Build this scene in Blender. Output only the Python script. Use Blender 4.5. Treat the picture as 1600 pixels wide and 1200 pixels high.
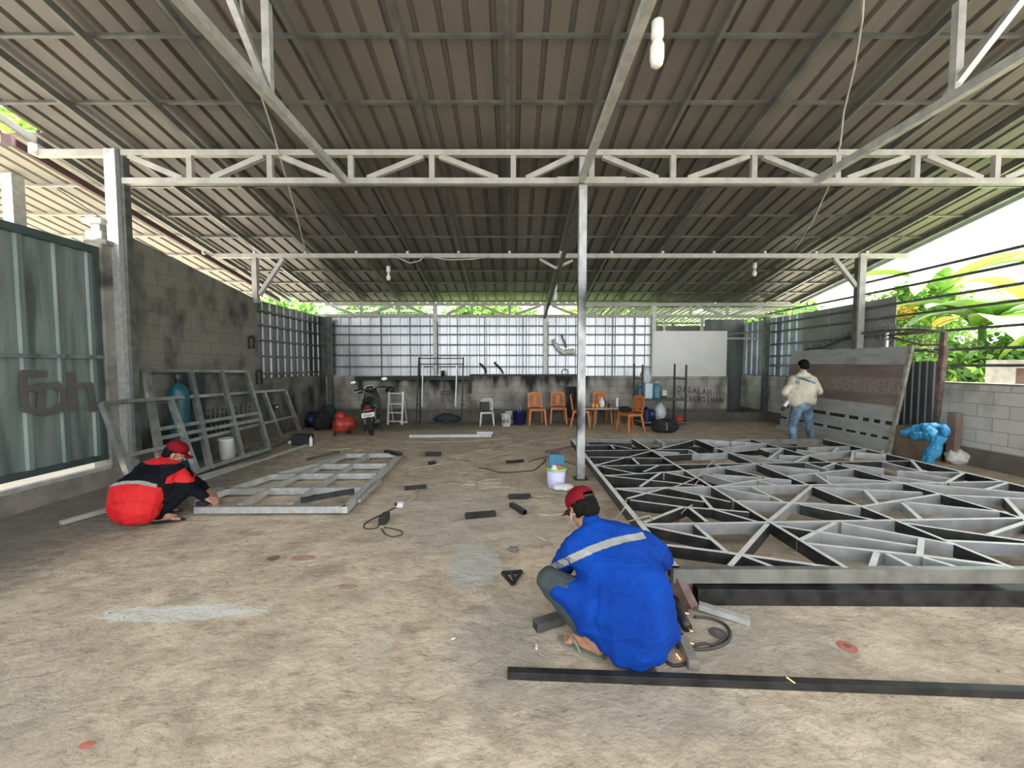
import bpy, bmesh, math, random
from mathutils import Vector, Matrix, Euler, Quaternion, noise
V = Vector
R = math.radians
scene = bpy.context.scene
for o in list(bpy.data.objects):
    bpy.data.objects.remove(o, do_unlink=True)

# ------------------------------------------------------------------ camera, sky, light, exposure
FPX = 610.0           # focal length in pixels of the 1600x1200 frame
CAMZ = 1.6
PITCH = math.atan(29.0 / FPX)
cam_d = bpy.data.cameras.new('camera')
cam_d.sensor_fit = 'HORIZONTAL'
cam_d.sensor_width = 36.0
cam_d.lens = 36.0 * FPX / 1600.0
cam_d.clip_start = 0.02
cam_d.clip_end = 400
cam = bpy.data.objects.new('camera', cam_d)
scene.collection.objects.link(cam)
cam.location = (0, 0, CAMZ)
cam.rotation_euler = (math.pi / 2 - PITCH, 0, 0)
scene.camera = cam

world = bpy.data.worlds.new('overcast_sky')
scene.world = world
world.use_nodes = True
wn = world.node_tree.nodes
wl = world.node_tree.links
wn.clear()
w_out = wn.new('ShaderNodeOutputWorld')
w_bg = wn.new('ShaderNodeBackground')
w_tc = wn.new('ShaderNodeTexCoord')
w_noise = wn.new('ShaderNodeTexNoise')
w_noise.inputs['Scale'].default_value = 2.2
w_noise.inputs['Detail'].default_value = 3
w_ramp = wn.new('ShaderNodeValToRGB')
w_ramp.color_ramp.elements[0].position = 0.3
w_ramp.color_ramp.elements[0].color = (0.80, 0.90, 1.0, 1)
w_ramp.color_ramp.elements[1].position = 0.7
w_ramp.color_ramp.elements[1].color = (1.0, 1.0, 0.98, 1)
wl.new(w_tc.outputs['Generated'], w_noise.inputs['Vector'])
wl.new(w_noise.outputs['Fac'], w_ramp.inputs['Fac'])
wl.new(w_ramp.outputs['Color'], w_bg.inputs['Color'])
wl.new(w_bg.outputs['Background'], w_out.inputs['Surface'])
w_bg.inputs['Strength'].default_value = 2.2

sun_d = bpy.data.lights.new('hazy_sun', 'SUN')
sun_d.energy = 26.0
sun_d.angle = R(14)
sun_d.color = (1.0, 0.96, 0.88)
sun = bpy.data.objects.new('hazy_sun', sun_d)
scene.collection.objects.link(sun)
sun.rotation_euler = V((0.34, 0.06, 1.0)).to_track_quat('Z', 'Y').to_euler()

scene.view_settings.view_transform = 'Standard'
scene.view_settings.look = 'None'
scene.view_settings.gamma = 1
scene.view_settings.exposure = 0.68
scene.view_settings.use_curve_mapping = False

# ------------------------------------------------------------------ measuring helpers (photo pixel -> place)
CP, SP = math.cos(PITCH), math.sin(PITCH)
def ray(px, py):
    u = (px - 800.0) / FPX
    v = (600.0 - py) / FPX
    return V((u, CP + v * SP, -SP + v * CP))
def atz(px, py, z=0.0):
    d = ray(px, py); t = (z - CAMZ) / d.z
    return V((0, 0, CAMZ)) + d * t
def aty(px, py, y):
    d = ray(px, py); return V((0, 0, CAMZ)) + d * (y / d.y)
def atx(px, py, x):
    d = ray(px, py); return V((0, 0, CAMZ)) + d * (x / d.x)

# ------------------------------------------------------------------ mesh helpers
class MB:
    def __init__(self):
        self.v = []; self.f = []; self.m = []; self.mi = 0
    def add(self, vs, fs):
        b = len(self.v)
        self.v += [V(p) for p in vs]
        self.f += [tuple(b + i for i in f) for f in fs]
        self.m += [self.mi] * len(fs)
        return self
    def box(self, c, s, rot=None):
        c = V(c); hx, hy, hz = s[0] / 2, s[1] / 2, s[2] / 2
        ps = [V((x, y, z)) for x in (-hx, hx) for y in (-hy, hy) for z in (-hz, hz)]
        if rot is not None:
            m = Euler(rot).to_matrix() if not isinstance(rot, Matrix) else rot
            ps = [m @ p for p in ps]
        return self.add([c + p for p in ps], [(0, 1, 3, 2), (4, 6, 7, 5), (0, 4, 5, 1), (2, 3, 7, 6), (0, 2, 6, 4), (1, 5, 7, 3)])
    def beam(self, a, b, w, h, up=(0, 0, 1), taper=1.0, hollow=0):
        a, b = V(a), V(b); d = (b - a).normalized(); u = V(up)
        if abs(d.dot(u.normalized())) > 0.98: u = V((0, 1, 0))
        s = d.cross(u).normalized(); u = s.cross(d).normalized()
        def ring(p, k, kk=0):
            w2, h2 = w / 2 * k - kk, h / 2 * k - kk
            return [p + s * i * w2 + u * j * h2 for i, j in ((-1, -1), (1, -1), (1, 1), (-1, 1))]
        if not hollow:
            return self.add(ring(a, 1) + ring(b, taper), [(3, 2, 1, 0), (4, 5, 6, 7), (0, 1, 5, 4), (1, 2, 6, 5), (2, 3, 7, 6), (3, 0, 4, 7)])
        vs = ring(a, 1) + ring(b, 1) + ring(a, 1, hollow) + ring(b, 1, hollow)
        fs = [(0, 1, 5, 4), (1, 2, 6, 5), (2, 3, 7, 6), (3, 0, 4, 7)]
        fs += [(8 + i, 12 + i, 12 + (i + 1) % 4, 8 + (i + 1) % 4) for i in range(4)]
        fs += [(i, 8 + i, 8 + (i + 1) % 4, (i + 1) % 4) for i in range(4)]
        fs += [(4 + i, 4 + (i + 1) % 4, 12 + (i + 1) % 4, 12 + i) for i in range(4)]
        return self.add(vs, fs)
    def tube(self, pts, r, n=8, r1=None, cap=True):
        pts = [V(p) for p in pts]
        N = len(pts); vs = []; fs = []
        prev = None
        for i, p in enumerate(pts):
            d = (pts[min(i + 1, N - 1)] - pts[max(i - 1, 0)])
            if d.length < 1e-9: d = V((0, 0, 1))
            d.normalize()
            if prev is None:
                u = V((0, 0, 1)) if abs(d.z) < 0.9 else V((1, 0, 0))
            else: u = prev
            u = (u - d * u.dot(d))
            if u.length < 1e-6: u = d.orthogonal()
            u.normalize(); prev = u; s = d.cross(u)
            if callable(r): rr = r(i / max(1, N - 1))
            else: rr = r if r1 is None else r + (r1 - r) * i / max(1, N - 1)
            for k in range(n):
                a = 2 * math.pi * k / n
                vs.append(p + u * math.cos(a) * rr + s * math.sin(a) * rr)
        for i in range(N - 1):
            for k in range(n):
                a = i * n + k; b = i * n + (k + 1) % n
                fs.append((a, b, b + n, a + n))
        if cap:
            fs.append(tuple(range(n))[::-1]); fs.append(tuple((N - 1) * n + k for k in range(n)))
        return self.add(vs, fs)
    def lathe(self, prof, c=(0, 0, 0), n=24, axis=None, squash=(1, 1)):
        c = V(c); q = V((0, 0, 1)).rotation_difference(V(axis)) if axis is not None else None
        vs = []
        for (r, z) in prof:
            for k in range(n):
                a = 2 * math.pi * k / n
                p = V((r * math.cos(a) * squash[0], r * math.sin(a) * squash[1], z))
                if q: p = q @ p
                vs.append(c + p)
        fs = []
        for i in range(len(prof) - 1):
            for k in range(n):
                a = i * n + k; b = i * n + (k + 1) % n
                fs.append((a, b, b + n, a + n))
        fs.append(tuple(range(n))[::-1]); L = len(prof) - 1
        fs.append(tuple(L * n + k for k in range(n)))
        return self.add(vs, fs)
    def ball(self, c, r, n=14, rot=None):
        c = V(c)
        if not hasattr(r, '__len__'): r = (r, r, r)
        m = Euler(rot).to_matrix() if rot is not None and not isinstance(rot, Matrix) else rot
        vs = []; fs = []; h = max(5, n // 2)
        for i in range(1, h):
            t = math.pi * i / h
            for k in range(n):
                a = 2 * math.pi * k / n
                p = V((r[0] * math.sin(t) * math.cos(a), r[1] * math.sin(t) * math.sin(a), r[2] * math.cos(t)))
                vs.append(p)
        top = len(vs); vs.append(V((0, 0, r[2]))); vs.append(V((0, 0, -r[2])))
        for i in range(h - 2):
            for k in range(n):
                a = i * n + k; b = i * n + (k + 1) % n
                fs.append((a, a + n, b + n, b))
        for k in range(n):
            fs.append((top, k, (k + 1) % n)); o = (h - 2) * n
            fs.append((top + 1, o + (k + 1) % n, o + k))
        if m: vs = [m @ p for p in vs]
        return self.add([c + p for p in vs], fs)
    def cap(self, a, ra, b, rb=None, n=12):
        rb = ra if rb is None else rb
        a, b = V(a), V(b); self.ball(a, ra, n); self.ball(b, rb, n)
        if (b - a).length > 1e-5: self.tube([a, b], ra, n, rb)
        return self
    def quad(self, a, b, c, d):
        return self.add([a, b, c, d], [(0, 1, 2, 3)])
    def slab(self, pts, t):
        """closed plate: polygon pts with thickness vector t"""
        n = len(pts); t = V(t); ps = [V(p) for p in pts]
        return self.add(ps + [p + t for p in ps], [tuple(range(n))[::-1], tuple(range(n, 2 * n))] +
                        [(i, (i + 1) % n, n + (i + 1) % n, n + i) for i in range(n)])
    def build(self, name, mats, parent=None, smooth=False, origin=None, bevel=0):
        me = bpy.data.meshes.new(name)
        o0 = V(origin) if origin is not None else V((0, 0, 0))
        if parent is not None and origin is None:
            o0 = V((0, 0, 0))
        me.from_pydata([tuple(p - o0) for p in self.v], [], self.f)
        if not isinstance(mats, (list, tuple)): mats = [mats]
        for m in mats: me.materials.append(m)
        for p, mi in zip(me.polygons, self.m):
            p.material_index = mi
            p.use_smooth = smooth
        me.update()
        bm = bmesh.new(); bm.from_mesh(me)
        bmesh.ops.recalc_face_normals(bm, faces=bm.faces[:])
        if bevel:
            bmesh.ops.bevel(bm, geom=[e for e in bm.edges if len(e.link_faces) == 2 and e.calc_face_angle(0) > 0.6], offset=bevel, segments=2, affect='EDGES', profile=0.6)
        bm.to_mesh(me); bm.free()
        if smooth == 'auto':
            me.set_sharp_from_angle(angle=R(40)) if hasattr(me, 'set_sharp_from_angle') else None
        o = bpy.data.objects.new(name, me)
        scene.collection.objects.link(o)
        if parent is not None:
            o.parent = parent
            o.location = -parent.location if origin is None else o0 - parent.location
        else:
            o.location = o0
        return o

def tag(o, label=None, cat=None, group=None, kind=None):
    if label: o['label'] = label
    if cat: o['category'] = cat
    if group: o['group'] = group
    if kind: o['kind'] = kind
    return o
def thing(name, loc, label, cat, group=None):
    o = bpy.data.objects.new(name, None)
    o.empty_display_size = 0.1
    scene.collection.objects.link(o)
    o.location = loc
    return tag(o, label, cat, group)
def struct(o):
    o['kind'] = 'structure'
    return o
def copy_tree(o, parent=None):
    c = o.copy(); scene.collection.objects.link(c)
    if parent is not None: c.parent = parent
    for ch in [x for x in bpy.data.objects if x.parent == o]:
        copy_tree(ch, c)
    return c
ORD = ['first', 'second', 'third', 'fourth', 'fifth', 'sixth', 'seventh', 'eighth', 'ninth', 'tenth', 'eleventh', 'twelfth', 'thirteenth', 'fourteenth', 'fifteenth', 'sixteenth', 'seventeenth', 'eighteenth', 'nineteenth', 'twentieth']

# ------------------------------------------------------------------ materials
def mat(name, c1, c2=None, rough=0.6, metal=0.0, scale=6.0, bump=0.0, bscale=None, detail=5, stretch=(1, 1, 1), lo=0.35, hi=0.65, emis=None, spec=0.5, trans=0, alpha=1, c3=None, s3=1.2, rough2=None):
    m = bpy.data.materials.new(name); m.use_nodes = True
    nt = m.node_tree; N = nt.nodes; L = nt.links
    b = N['Principled BSDF']
    b.inputs['Roughness'].default_value = rough
    b.inputs['Metallic'].default_value = metal
    b.inputs['Specular IOR Level'].default_value = spec
    b.inputs['Base Color'].default_value = (*c1, 1)
    if trans: b.inputs['Transmission Weight'].default_value = trans
    if alpha < 1: b.inputs['Alpha'].default_value = alpha
    tc = N.new('ShaderNodeTexCoord'); mp = N.new('ShaderNodeMapping')
    mp.inputs['Scale'].default_value = stretch
    L.new(tc.outputs['Object'], mp.inputs['Vector'])
    if c2 is not None:
        nz = N.new('ShaderNodeTexNoise'); nz.inputs['Scale'].default_value = scale; nz.inputs['Detail'].default_value = detail
        L.new(mp.outputs['Vector'], nz.inputs['Vector'])
        rp = N.new('ShaderNodeValToRGB')
        rp.color_ramp.elements[0].position = lo; rp.color_ramp.elements[1].position = hi
        rp.color_ramp.elements[0].color = (*c1, 1); rp.color_ramp.elements[1].color = (*c2, 1)
        L.new(nz.outputs['Fac'], rp.inputs['Fac'])
        out = rp.outputs['Color']
        if c3 is not None:
            n3 = N.new('ShaderNodeTexNoise'); n3.inputs['Scale'].default_value = s3; n3.inputs['Detail'].default_value = 4
            L.new(mp.outputs['Vector'], n3.inputs['Vector'])
            r3 = N.new('ShaderNodeValToRGB'); r3.color_ramp.elements[0].position = .52; r3.color_ramp.elements[1].position = .68
            L.new(n3.outputs['Fac'], r3.inputs['Fac'])
            mx = N.new('ShaderNodeMixRGB'); L.new(r3.outputs['Color'], mx.inputs['Fac']); L.new(out, mx.inputs['Color1'])
            mx.inputs['Color2'].default_value = (*c3, 1); out = mx.outputs['Color']
        L.new(out, b.inputs['Base Color'])
        if rough2 is not None:
            mr = N.new('ShaderNodeMapRange'); mr.inputs['To Min'].default_value = rough; mr.inputs['To Max'].default_value = rough2
            L.new(nz.outputs['Fac'], mr.inputs['Value']); L.new(mr.outputs['Result'], b.inputs['Roughness'])
    if bump:
        nb = N.new('ShaderNodeTexNoise'); nb.inputs['Scale'].default_value = bscale or scale * 3; nb.inputs['Detail'].default_value = 6
        L.new(mp.outputs['Vector'], nb.inputs['Vector'])
        bp = N.new('ShaderNodeBump'); bp.inputs['Strength'].default_value = bump; bp.inputs['Distance'].default_value = 0.02
        L.new(nb.outputs['Fac'], bp.inputs['Height']); L.new(bp.outputs['Normal'], b.inputs['Normal'])
    if emis:
        b.inputs['Emission Color'].default_value = (*emis[0], 1); b.inputs['Emission Strength'].default_value = emis[1]
    return m

def block_mat(name, c1, c2, mortar, grime, soot=0.0, low=0.0, zband=0.36, bw=0.40, bh=0.2, grime_amt=0.5, seed=0.0):
    m = bpy.data.materials.new(name); m.use_nodes = True
    nt = m.node_tree; N = nt.nodes; L = nt.links; b = N['Principled BSDF']
    b.inputs['Roughness'].default_value = 0.92
    g = N.new('ShaderNodeNewGeometry'); sp = N.new('ShaderNodeSeparateXYZ'); L.new(g.outputs['Position'], sp.inputs[0])
    ad = N.new('ShaderNodeMath'); ad.operation = 'ADD'; L.new(sp.outputs['X'], ad.inputs[0]); L.new(sp.outputs['Y'], ad.inputs[1])
    cb = N.new('ShaderNodeCombineXYZ'); L.new(ad.outputs[0], cb.inputs['X']); L.new(sp.outputs['Z'], cb.inputs['Y'])
    br = N.new('ShaderNodeTexBrick'); L.new(cb.outputs[0], br.inputs['Vector'])
    br.inputs['Scale'].default_value = 1.0; br.inputs['Brick Width'].default_value = bw; br.inputs['Row Height'].default_value = bh
    br.inputs['Mortar Size'].default_value = 0.006; br.inputs['Mortar Smooth'].default_value = 0.3
    br.inputs['Color1'].default_value = (*c1, 1); br.inputs['Color2'].default_value = (*c2, 1); br.inputs['Mortar'].default_value = (*mortar, 1)
    # blotchy grime, denser low on the wall
    mp = N.new('ShaderNodeMapping'); mp.inputs['Scale'].default_value = (1, 1, 0.6); mp.inputs['Location'].default_value = (seed, seed, 0)
    L.new(g.outputs['Position'], mp.inputs['Vector'])
    nz = N.new('ShaderNodeTexNoise'); nz.inputs['Scale'].default_value = 2.2; nz.inputs['Detail'].default_value = 6; L.new(mp.outputs[0], nz.inputs['Vector'])
    rp = N.new('ShaderNodeValToRGB'); rp.color_ramp.elements[0].position = .48; rp.color_ramp.elements[1].position = .70
    lz = N.new('ShaderNodeMapRange'); lz.inputs['From Min'].default_value = 1.5; lz.inputs['From Max'].default_value = .2; lz.inputs['To Max'].default_value = low
    L.new(sp.outputs['Z'], lz.inputs['Value']); la = N.new('ShaderNodeMath'); la.operation = 'ADD'; L.new(nz.outputs['Fac'], la.inputs[0]); L.new(lz.outputs[0], la.inputs[1])
    L.new(la.outputs[0], rp.inputs['Fac'])
    mu = N.new('ShaderNodeMath'); mu.operation = 'MULTIPLY'; mu.inputs[1].default_value = grime_amt; L.new(rp.outputs['Color'], mu.inputs[0])
    mx = N.new('ShaderNodeMixRGB'); L.new(mu.outputs[0], mx.inputs['Fac']); L.new(br.outputs['Color'], mx.inputs['Color1']); mx.inputs['Color2'].default_value = (*grime, 1)
    out = mx.outputs['Color']
    # rendered concrete foot of the wall
    mr = N.new('ShaderNodeMapRange'); mr.inputs['From Min'].default_value = zband + .015; mr.inputs['From Max'].default_value = zband - .015
    L.new(sp.outputs['Z'], mr.inputs['Value'])
    m2 = N.new('ShaderNodeMixRGB'); L.new(mr.outputs[0], m2.inputs['Fac']); L.new(out, m2.inputs['Color1'])
    n2 = N.new('ShaderNodeTexNoise'); n2.inputs['Scale'].default_value = 5; n2.inputs['Detail'].default_value = 6; L.new(g.outputs['Position'], n2.inputs['Vector'])
    r2 = N.new('ShaderNodeValToRGB'); r2.color_ramp.elements[0].color = (.075, .066, .052, 1); r2.color_ramp.elements[1].color = (.19, .17, .14, 1)
    L.new(n2.outputs['Fac'], r2.inputs['Fac']); L.new(r2.outputs['Color'], m2.inputs['Color2'])
    out = m2.outputs['Color']
    if soot > 0:
        # black torch and paint marks along the top of the blocks
        a = N.new('ShaderNodeMapRange'); a.inputs['From Min'].default_value = 0.35; a.inputs['From Max'].default_value = 1.30
        a.inputs['To Max'].default_value = 0.50; L.new(sp.outputs['Z'], a.inputs['Value'])
        mp3 = N.new('ShaderNodeMapping'); mp3.inputs['Scale'].default_value = (1, 1, .25); L.new(g.outputs['Position'], mp3.inputs['Vector'])
        n3 = N.new('ShaderNodeTexNoise'); n3.inputs['Scale'].default_value = 3.0; n3.inputs['Detail'].default_value = 5; L.new(mp3.outputs[0], n3.inputs['Vector'])
        s = N.new('ShaderNodeMath'); s.operation = 'ADD'; L.new(a.outputs[0], s.inputs[0]); L.new(n3.outputs['Fac'], s.inputs[1])
        r3 = N.new('ShaderNodeValToRGB'); r3.color_ramp.elements[0].position = .76; r3.color_ramp.elements[1].position = .98
        L.new(s.outputs[0], r3.inputs['Fac'])
        x1 = N.new('ShaderNodeMapRange'); x1.inputs['From Min'].default_value = -3.9; x1.inputs['From Max'].default_value = -3.3; L.new(sp.outputs['X'], x1.inputs['Value'])
        x2 = N.new('ShaderNodeMapRange'); x2.inputs['From Min'].default_value = 3.3; x2.inputs['From Max'].default_value = 2.3; L.new(sp.outputs['X'], x2.inputs['Value'])
        p1 = N.new('ShaderNodeMath'); p1.operation = 'MULTIPLY'; L.new(x1.outputs[0], p1.inputs[0]); L.new(x2.outputs[0], p1.inputs[1])
        p2 = N.new('ShaderNodeMath'); p2.operation = 'MULTIPLY'; L.new(p1.outputs[0], p2.inputs[0]); L.new(r3.outputs['Color'], p2.inputs[1])
        p3 = N.new('ShaderNodeMath'); p3.operation = 'MULTIPLY'; p3.inputs[1].default_value = soot; L.new(p2.outputs[0], p3.inputs[0])
        m3 = N.new('ShaderNodeMixRGB'); L.new(p3.outputs[0], m3.inputs['Fac']); L.new(out, m3.inputs['Color1']); m3.inputs['Color2'].default_value = (.012, .012, .012, 1)
        out = m3.outputs['Color']
    L.new(out, b.inputs['Base Color'])
    bp = N.new('ShaderNodeBump'); bp.inputs['Strength'].default_value = .5; bp.inputs['Distance'].default_value = .01
    ivt = N.new('ShaderNodeMath'); ivt.operation = 'SUBTRACT'; ivt.inputs[0].default_value = 1.0; L.new(br.outputs['Fac'], ivt.inputs[1])
    nf = N.new('ShaderNodeTexNoise'); nf.inputs['Scale'].default_value = 40; L.new(g.outputs['Position'], nf.inputs['Vector'])
    ad2 = N.new('ShaderNodeMath'); ad2.operation = 'MULTIPLY_ADD'; L.new(nf.outputs['Fac'], ad2.inputs[0]); ad2.inputs[1].default_value = .4; L.new(ivt.outputs[0], ad2.inputs[2])
    L.new(ad2.outputs[0], bp.inputs['Height']); L.new(bp.outputs['Normal'], b.inputs['Normal'])
    return m

M = {}
M['galv'] = mat('galvanised_steel', (.50, .52, .53), (.66, .67, .67), rough=.38, metal=.75, scale=18, rough2=.5)
M['bar_side'] = mat('lattice_bar_galvanised', (.40, .415, .42), (.55, .565, .57), rough=.34, metal=.6, scale=7)
M['galv_old'] = mat('dull_galvanised_steel', (.42, .43, .40), (.58, .58, .54), rough=.5, metal=.45, scale=9, rough2=.6)
M['galv_white'] = mat('primed_pale_steel', (.34, .335, .30), (.44, .43, .39), rough=.55, metal=.1, scale=7)
M['galv_shade'] = mat('shaded_galvanised_steel', (.26, .27, .255), (.40, .41, .39), rough=.36, metal=.75, scale=7)  # darker copy of the galvanised steel, shade put into its colour
M['galv_dark'] = mat('weathered_dark_steel', (.10, .105, .10), (.17, .175, .165), rough=.5, metal=.5, scale=8)
M['rafter'] = mat('rafter_channel_steel', (.11, .115, .105), (.17, .175, .16), rough=.45, metal=.4, scale=5)
M['black_steel'] = mat('black_hollow_steel', (.018, .018, .019), (.045, .044, .042), rough=.42, metal=.35, scale=9)
M['iron'] = mat('painted_black_iron', (.012, .012, .012), (.03, .028, .026), rough=.5, scale=10)
M['rust'] = mat('rusty_iron', (.10, .06, .055), (.19, .13, .115), rough=.75, scale=12, bump=.2)
M['brown_pipe'] = mat('maroon_steel_channel', (.07, .035, .035), (.11, .06, .055), rough=.6, scale=6)
M['sheet'] = mat('roof_sheet', (.110, .102, .090), (.145, .135, .120), rough=.5, scale=1.2, stretch=(1, .15, 1), c3=(.085, .080, .072), s3=.8, spec=.3)
M['sheet_left'] = mat('daylit_roof_sheet', (.27, .25, .205), (.33, .31, .26), rough=.55, scale=1.2, stretch=(1, .15, 1), spec=.3)  # same sheet as the main roof, outdoor light painted in as paler colour
M['clad'] = mat('zinc_cladding', (.50, .52, .55), (.72, .74, .76), rough=.34, metal=.85, scale=1.3, stretch=(2, 2, .3), rough2=.5)
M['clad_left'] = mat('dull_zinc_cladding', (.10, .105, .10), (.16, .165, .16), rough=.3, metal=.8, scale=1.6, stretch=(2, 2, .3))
M['clad_blue'] = mat('blue_grey_cladding', (.25, .28, .36), (.42, .45, .52), rough=.4, metal=.6, scale=2)
M['clad_dark'] = mat('dark_cladding', (.10, .115, .115), (.19, .20, .20), rough=.45, metal=.55, scale=1.6, stretch=(2, 2, .3))
M['gate'] = mat('green_grey_gate_sheet', (.15, .195, .185), (.25, .30, .285), rough=.48, metal=.35, scale=2.5, stretch=(3, 3, .25), c3=(.10, .115, .11), s3=2.2)
M['gate_frame'] = mat('dark_green_gate_frame', (.045, .07, .07), (.08, .11, .108), rough=.5, metal=.3, scale=4)
M['concrete'] = mat('rough_concrete', (.17, .155, .13), (.27, .245, .21), rough=.9, scale=5, bump=.3)
M['column'] = mat('plastered_column', (.15, .145, .125), (.24, .23, .20), rough=.9, scale=4, bump=.2, c3=(.05, .048, .042), s3=2.5)
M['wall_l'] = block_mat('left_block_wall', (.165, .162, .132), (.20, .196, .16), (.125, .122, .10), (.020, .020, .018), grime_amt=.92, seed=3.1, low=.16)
M['wall_b'] = block_mat('back_block_wall', (.36, .345, .30), (.42, .40, .355), (.21, .205, .185), (.08, .075, .065), soot=.97, grime_amt=.7, low=.10, seed=8.4)
M['wall_r'] = block_mat('right_block_wall', (.44, .44, .41), (.52, .52, .49), (.26, .26, .24), (.10, .10, .09), grime_amt=.7, seed=1.7, zband=.3)
M['board_white'] = mat('white_board', (.66, .66, .62), (.76, .755, .72), rough=.45, scale=1.2)
M['board_grey'] = mat('grey_fibre_board', (.24, .245, .235), (.30, .305, .295), rough=.7, scale=2)
M['slat_grey'] = mat('grey_painted_plank', (.34, .355, .345), (.42, .43, .415), rough=.65, scale=2.5, stretch=(1, 1, 3), c3=(.27, .275, .26), s3=2)
M['slat_brown'] = mat('brown_painted_plank', (.17, .125, .11), (.24, .18, .16), rough=.65, scale=2.5, stretch=(1, .4, 3))
M['slat_pattern'] = mat('brown_patterned_plank', (.20, .165, .135), (.30, .26, .22), rough=.7, scale=16, bump=.2, detail=8)
M['wood_edge'] = mat('chipped_timber_edge', (.35, .36, .31), (.20, .17, .12), rough=.8, scale=9)
M['cardboard'] = mat('brown_board', (.16, .11, .085), (.23, .165, .13), rough=.85, scale=4)
M['blue_tarp'] = mat('blue_plastic_tarp', (.02, .22, .46), (.05, .33, .60), rough=.6, scale=7, bump=.5, bscale=14)
M['white_bag'] = mat('white_plastic_bag', (.50, .50, .47), (.68, .68, .65), rough=.4, scale=10, bump=.6, bscale=20)
M['orange'] = mat('orange_brown_plastic', (.50, .155, .035), (.60, .20, .05), rough=.42, scale=4)
M['blackp'] = mat('black_plastic', (.012, .012, .013), (.03, .03, .03), rough=.45, scale=10)
M['black_cloth'] = mat('black_bag_fabric', (.010, .010, .011), (.028, .026, .027), rough=.85, scale=12, bump=.4, bscale=25)
M['white_metal'] = mat('white_painted_aluminium', (.72, .72, .70), (.82, .82, .80), rough=.3, metal=.2, scale=6)
M['white_plastic'] = mat('white_plastic', (.66, .66, .64), (.78, .78, .76), rough=.4, scale=5)
M['lilac_plastic'] = mat('lilac_white_plastic', (.56, .56, .82), (.64, .63, .85), rough=.35, scale=5)
M['lime_plastic'] = mat('lime_green_plastic', (.30, .60, .10), (.42, .72, .16), rough=.4, scale=5)
M['teal'] = mat('teal_enamel', (.003, .055, .072), (.006, .085, .10), rough=.45, scale=4)
M['teal_box'] = mat('teal_toolbox_plastic', (.01, .13, .24), (.02, .19, .32), rough=.4, scale=4)
M['navy'] = mat('navy_plastic', (.008, .012, .06), (.015, .022, .10), rough=.4, scale=5)
M['machine_red'] = mat('machine_red_enamel', (.36, .03, .02), (.52, .055, .035), rough=.4, scale=7, c3=(.12, .03, .025), s3=4)
M['rubber'] = mat('tyre_rubber', (.012, .012, .012), (.03, .029, .027), rough=.85, scale=20)
M['cable'] = mat('dusty_tan_cable', (.34, .29, .22), (.46, .40, .31), rough=.7, scale=12)
M['cable_dark'] = mat('dark_cable', (.03, .026, .024), (.07, .058, .05), rough=.6, scale=12)
M['glass_w'] = mat('milky_lamp_glass', (.62, .62, .54), (.74, .74, .66), rough=.25, scale=9, spec=.6)
M['ceramic'] = mat('cream_ceramic', (.62, .61, .55), (.70, .69, .63), rough=.35, scale=6)
M['water_blue'] = mat('blue_water_bottle_plastic', (.05, .15, .20), (.09, .22, .27), rough=.15, scale=5, spec=.7)
M['water_clear'] = mat('clear_crinkled_plastic', (.44, .50, .52), (.62, .67, .68), rough=.2, scale=12, bump=.5)
M['pale_blue'] = mat('pale_blue_plastic', (.40, .56, .60), (.50, .65, .68), rough=.4, scale=4)
M['rack_iron'] = mat('blue_black_rack_iron', (.014, .018, .026), (.03, .036, .05), rough=.5, scale=8)
M['table_top'] = mat('pale_table_laminate', (.33, .30, .25), (.43, .39, .33), rough=.5, scale=5)
M['wood_leg'] = mat('wooden_table_leg', (.20, .11, .05), (.30, .17, .08), rough=.7, scale=8)
M['red'] = mat('red_plastic', (.50, .05, .03), (.62, .09, .05), rough=.5, scale=5)
M['disc_red'] = mat('rust_red_disc', (.42, .10, .07), (.52, .16, .12), rough=.7, scale=20)
M['paper'] = mat('cream_paper', (.62, .58, .48), (.74, .70, .58), rough=.8, scale=9)
M['paint_black'] = mat('black_graffiti_paint', (.015, .015, .015), (.05, .05, .048), rough=.7, scale=20)
M['paint_maroon'] = mat('maroon_graffiti_paint', (.085, .085, .080), (.12, .10, .095), rough=.7, scale=6)
M['paint_pale'] = mat('pale_chalk_paint', (.20, .21, .19), (.28, .29, .27), rough=.8, scale=12)
M['skin'] = mat('brown_skin', (.33, .165, .10), (.42, .22, .14), rough=.5, scale=9)
M['hair'] = mat('black_hair', (.003, .003, .003), (.008, .007, .006), spec=.15, rough=.7, scale=40, bump=.6, bscale=90)
M['blue_cloth'] = mat('royal_blue_work_jacket', (.003, .034, .235), (.004, .052, .33), rough=.85, scale=3, bump=.9, bscale=6, spec=.12)
M['red_cloth'] = mat('red_work_jacket', (.50, .012, .015), (.66, .03, .03), rough=.8, scale=4, bump=.45, bscale=8, spec=.2)
M['black_jacket'] = mat('black_jacket_yoke', (.004, .005, .008), (.010, .011, .015), spec=.12, rough=.9, scale=6, bump=.4, bscale=10)
M['reflect'] = mat('grey_reflective_tape', (.24, .25, .24), (.31, .32, .30), rough=.6, scale=12)
M['cap_red'] = mat('dark_red_cap_cloth', (.15, .006, .012), (.21, .009, .018), spec=.12, rough=.9, scale=10, bump=.2)
M['trouser_grey'] = mat('slate_green_trousers', (.022, .034, .038), (.038, .052, .056), rough=.85, scale=8, bump=.4, bscale=14)
M['jeans'] = mat('faded_blue_jeans', (.055, .10, .14), (.19, .30, .38), rough=.85, scale=5, bump=.3, bscale=18)
M['cream_cloth'] = mat('cream_hoodie_cloth', (.46, .43, .33), (.62, .58, .46), rough=.9, scale=5, bump=.4, bscale=10, c3=(.20, .18, .14), s3=4)
M['sole'] = mat('grey_green_rubber_sandal', (.16, .18, .14), (.24, .26, .20), rough=.7, scale=14)
M['eye_white'] = mat('eye_white', (.7, .7, .68), rough=.3)
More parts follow.
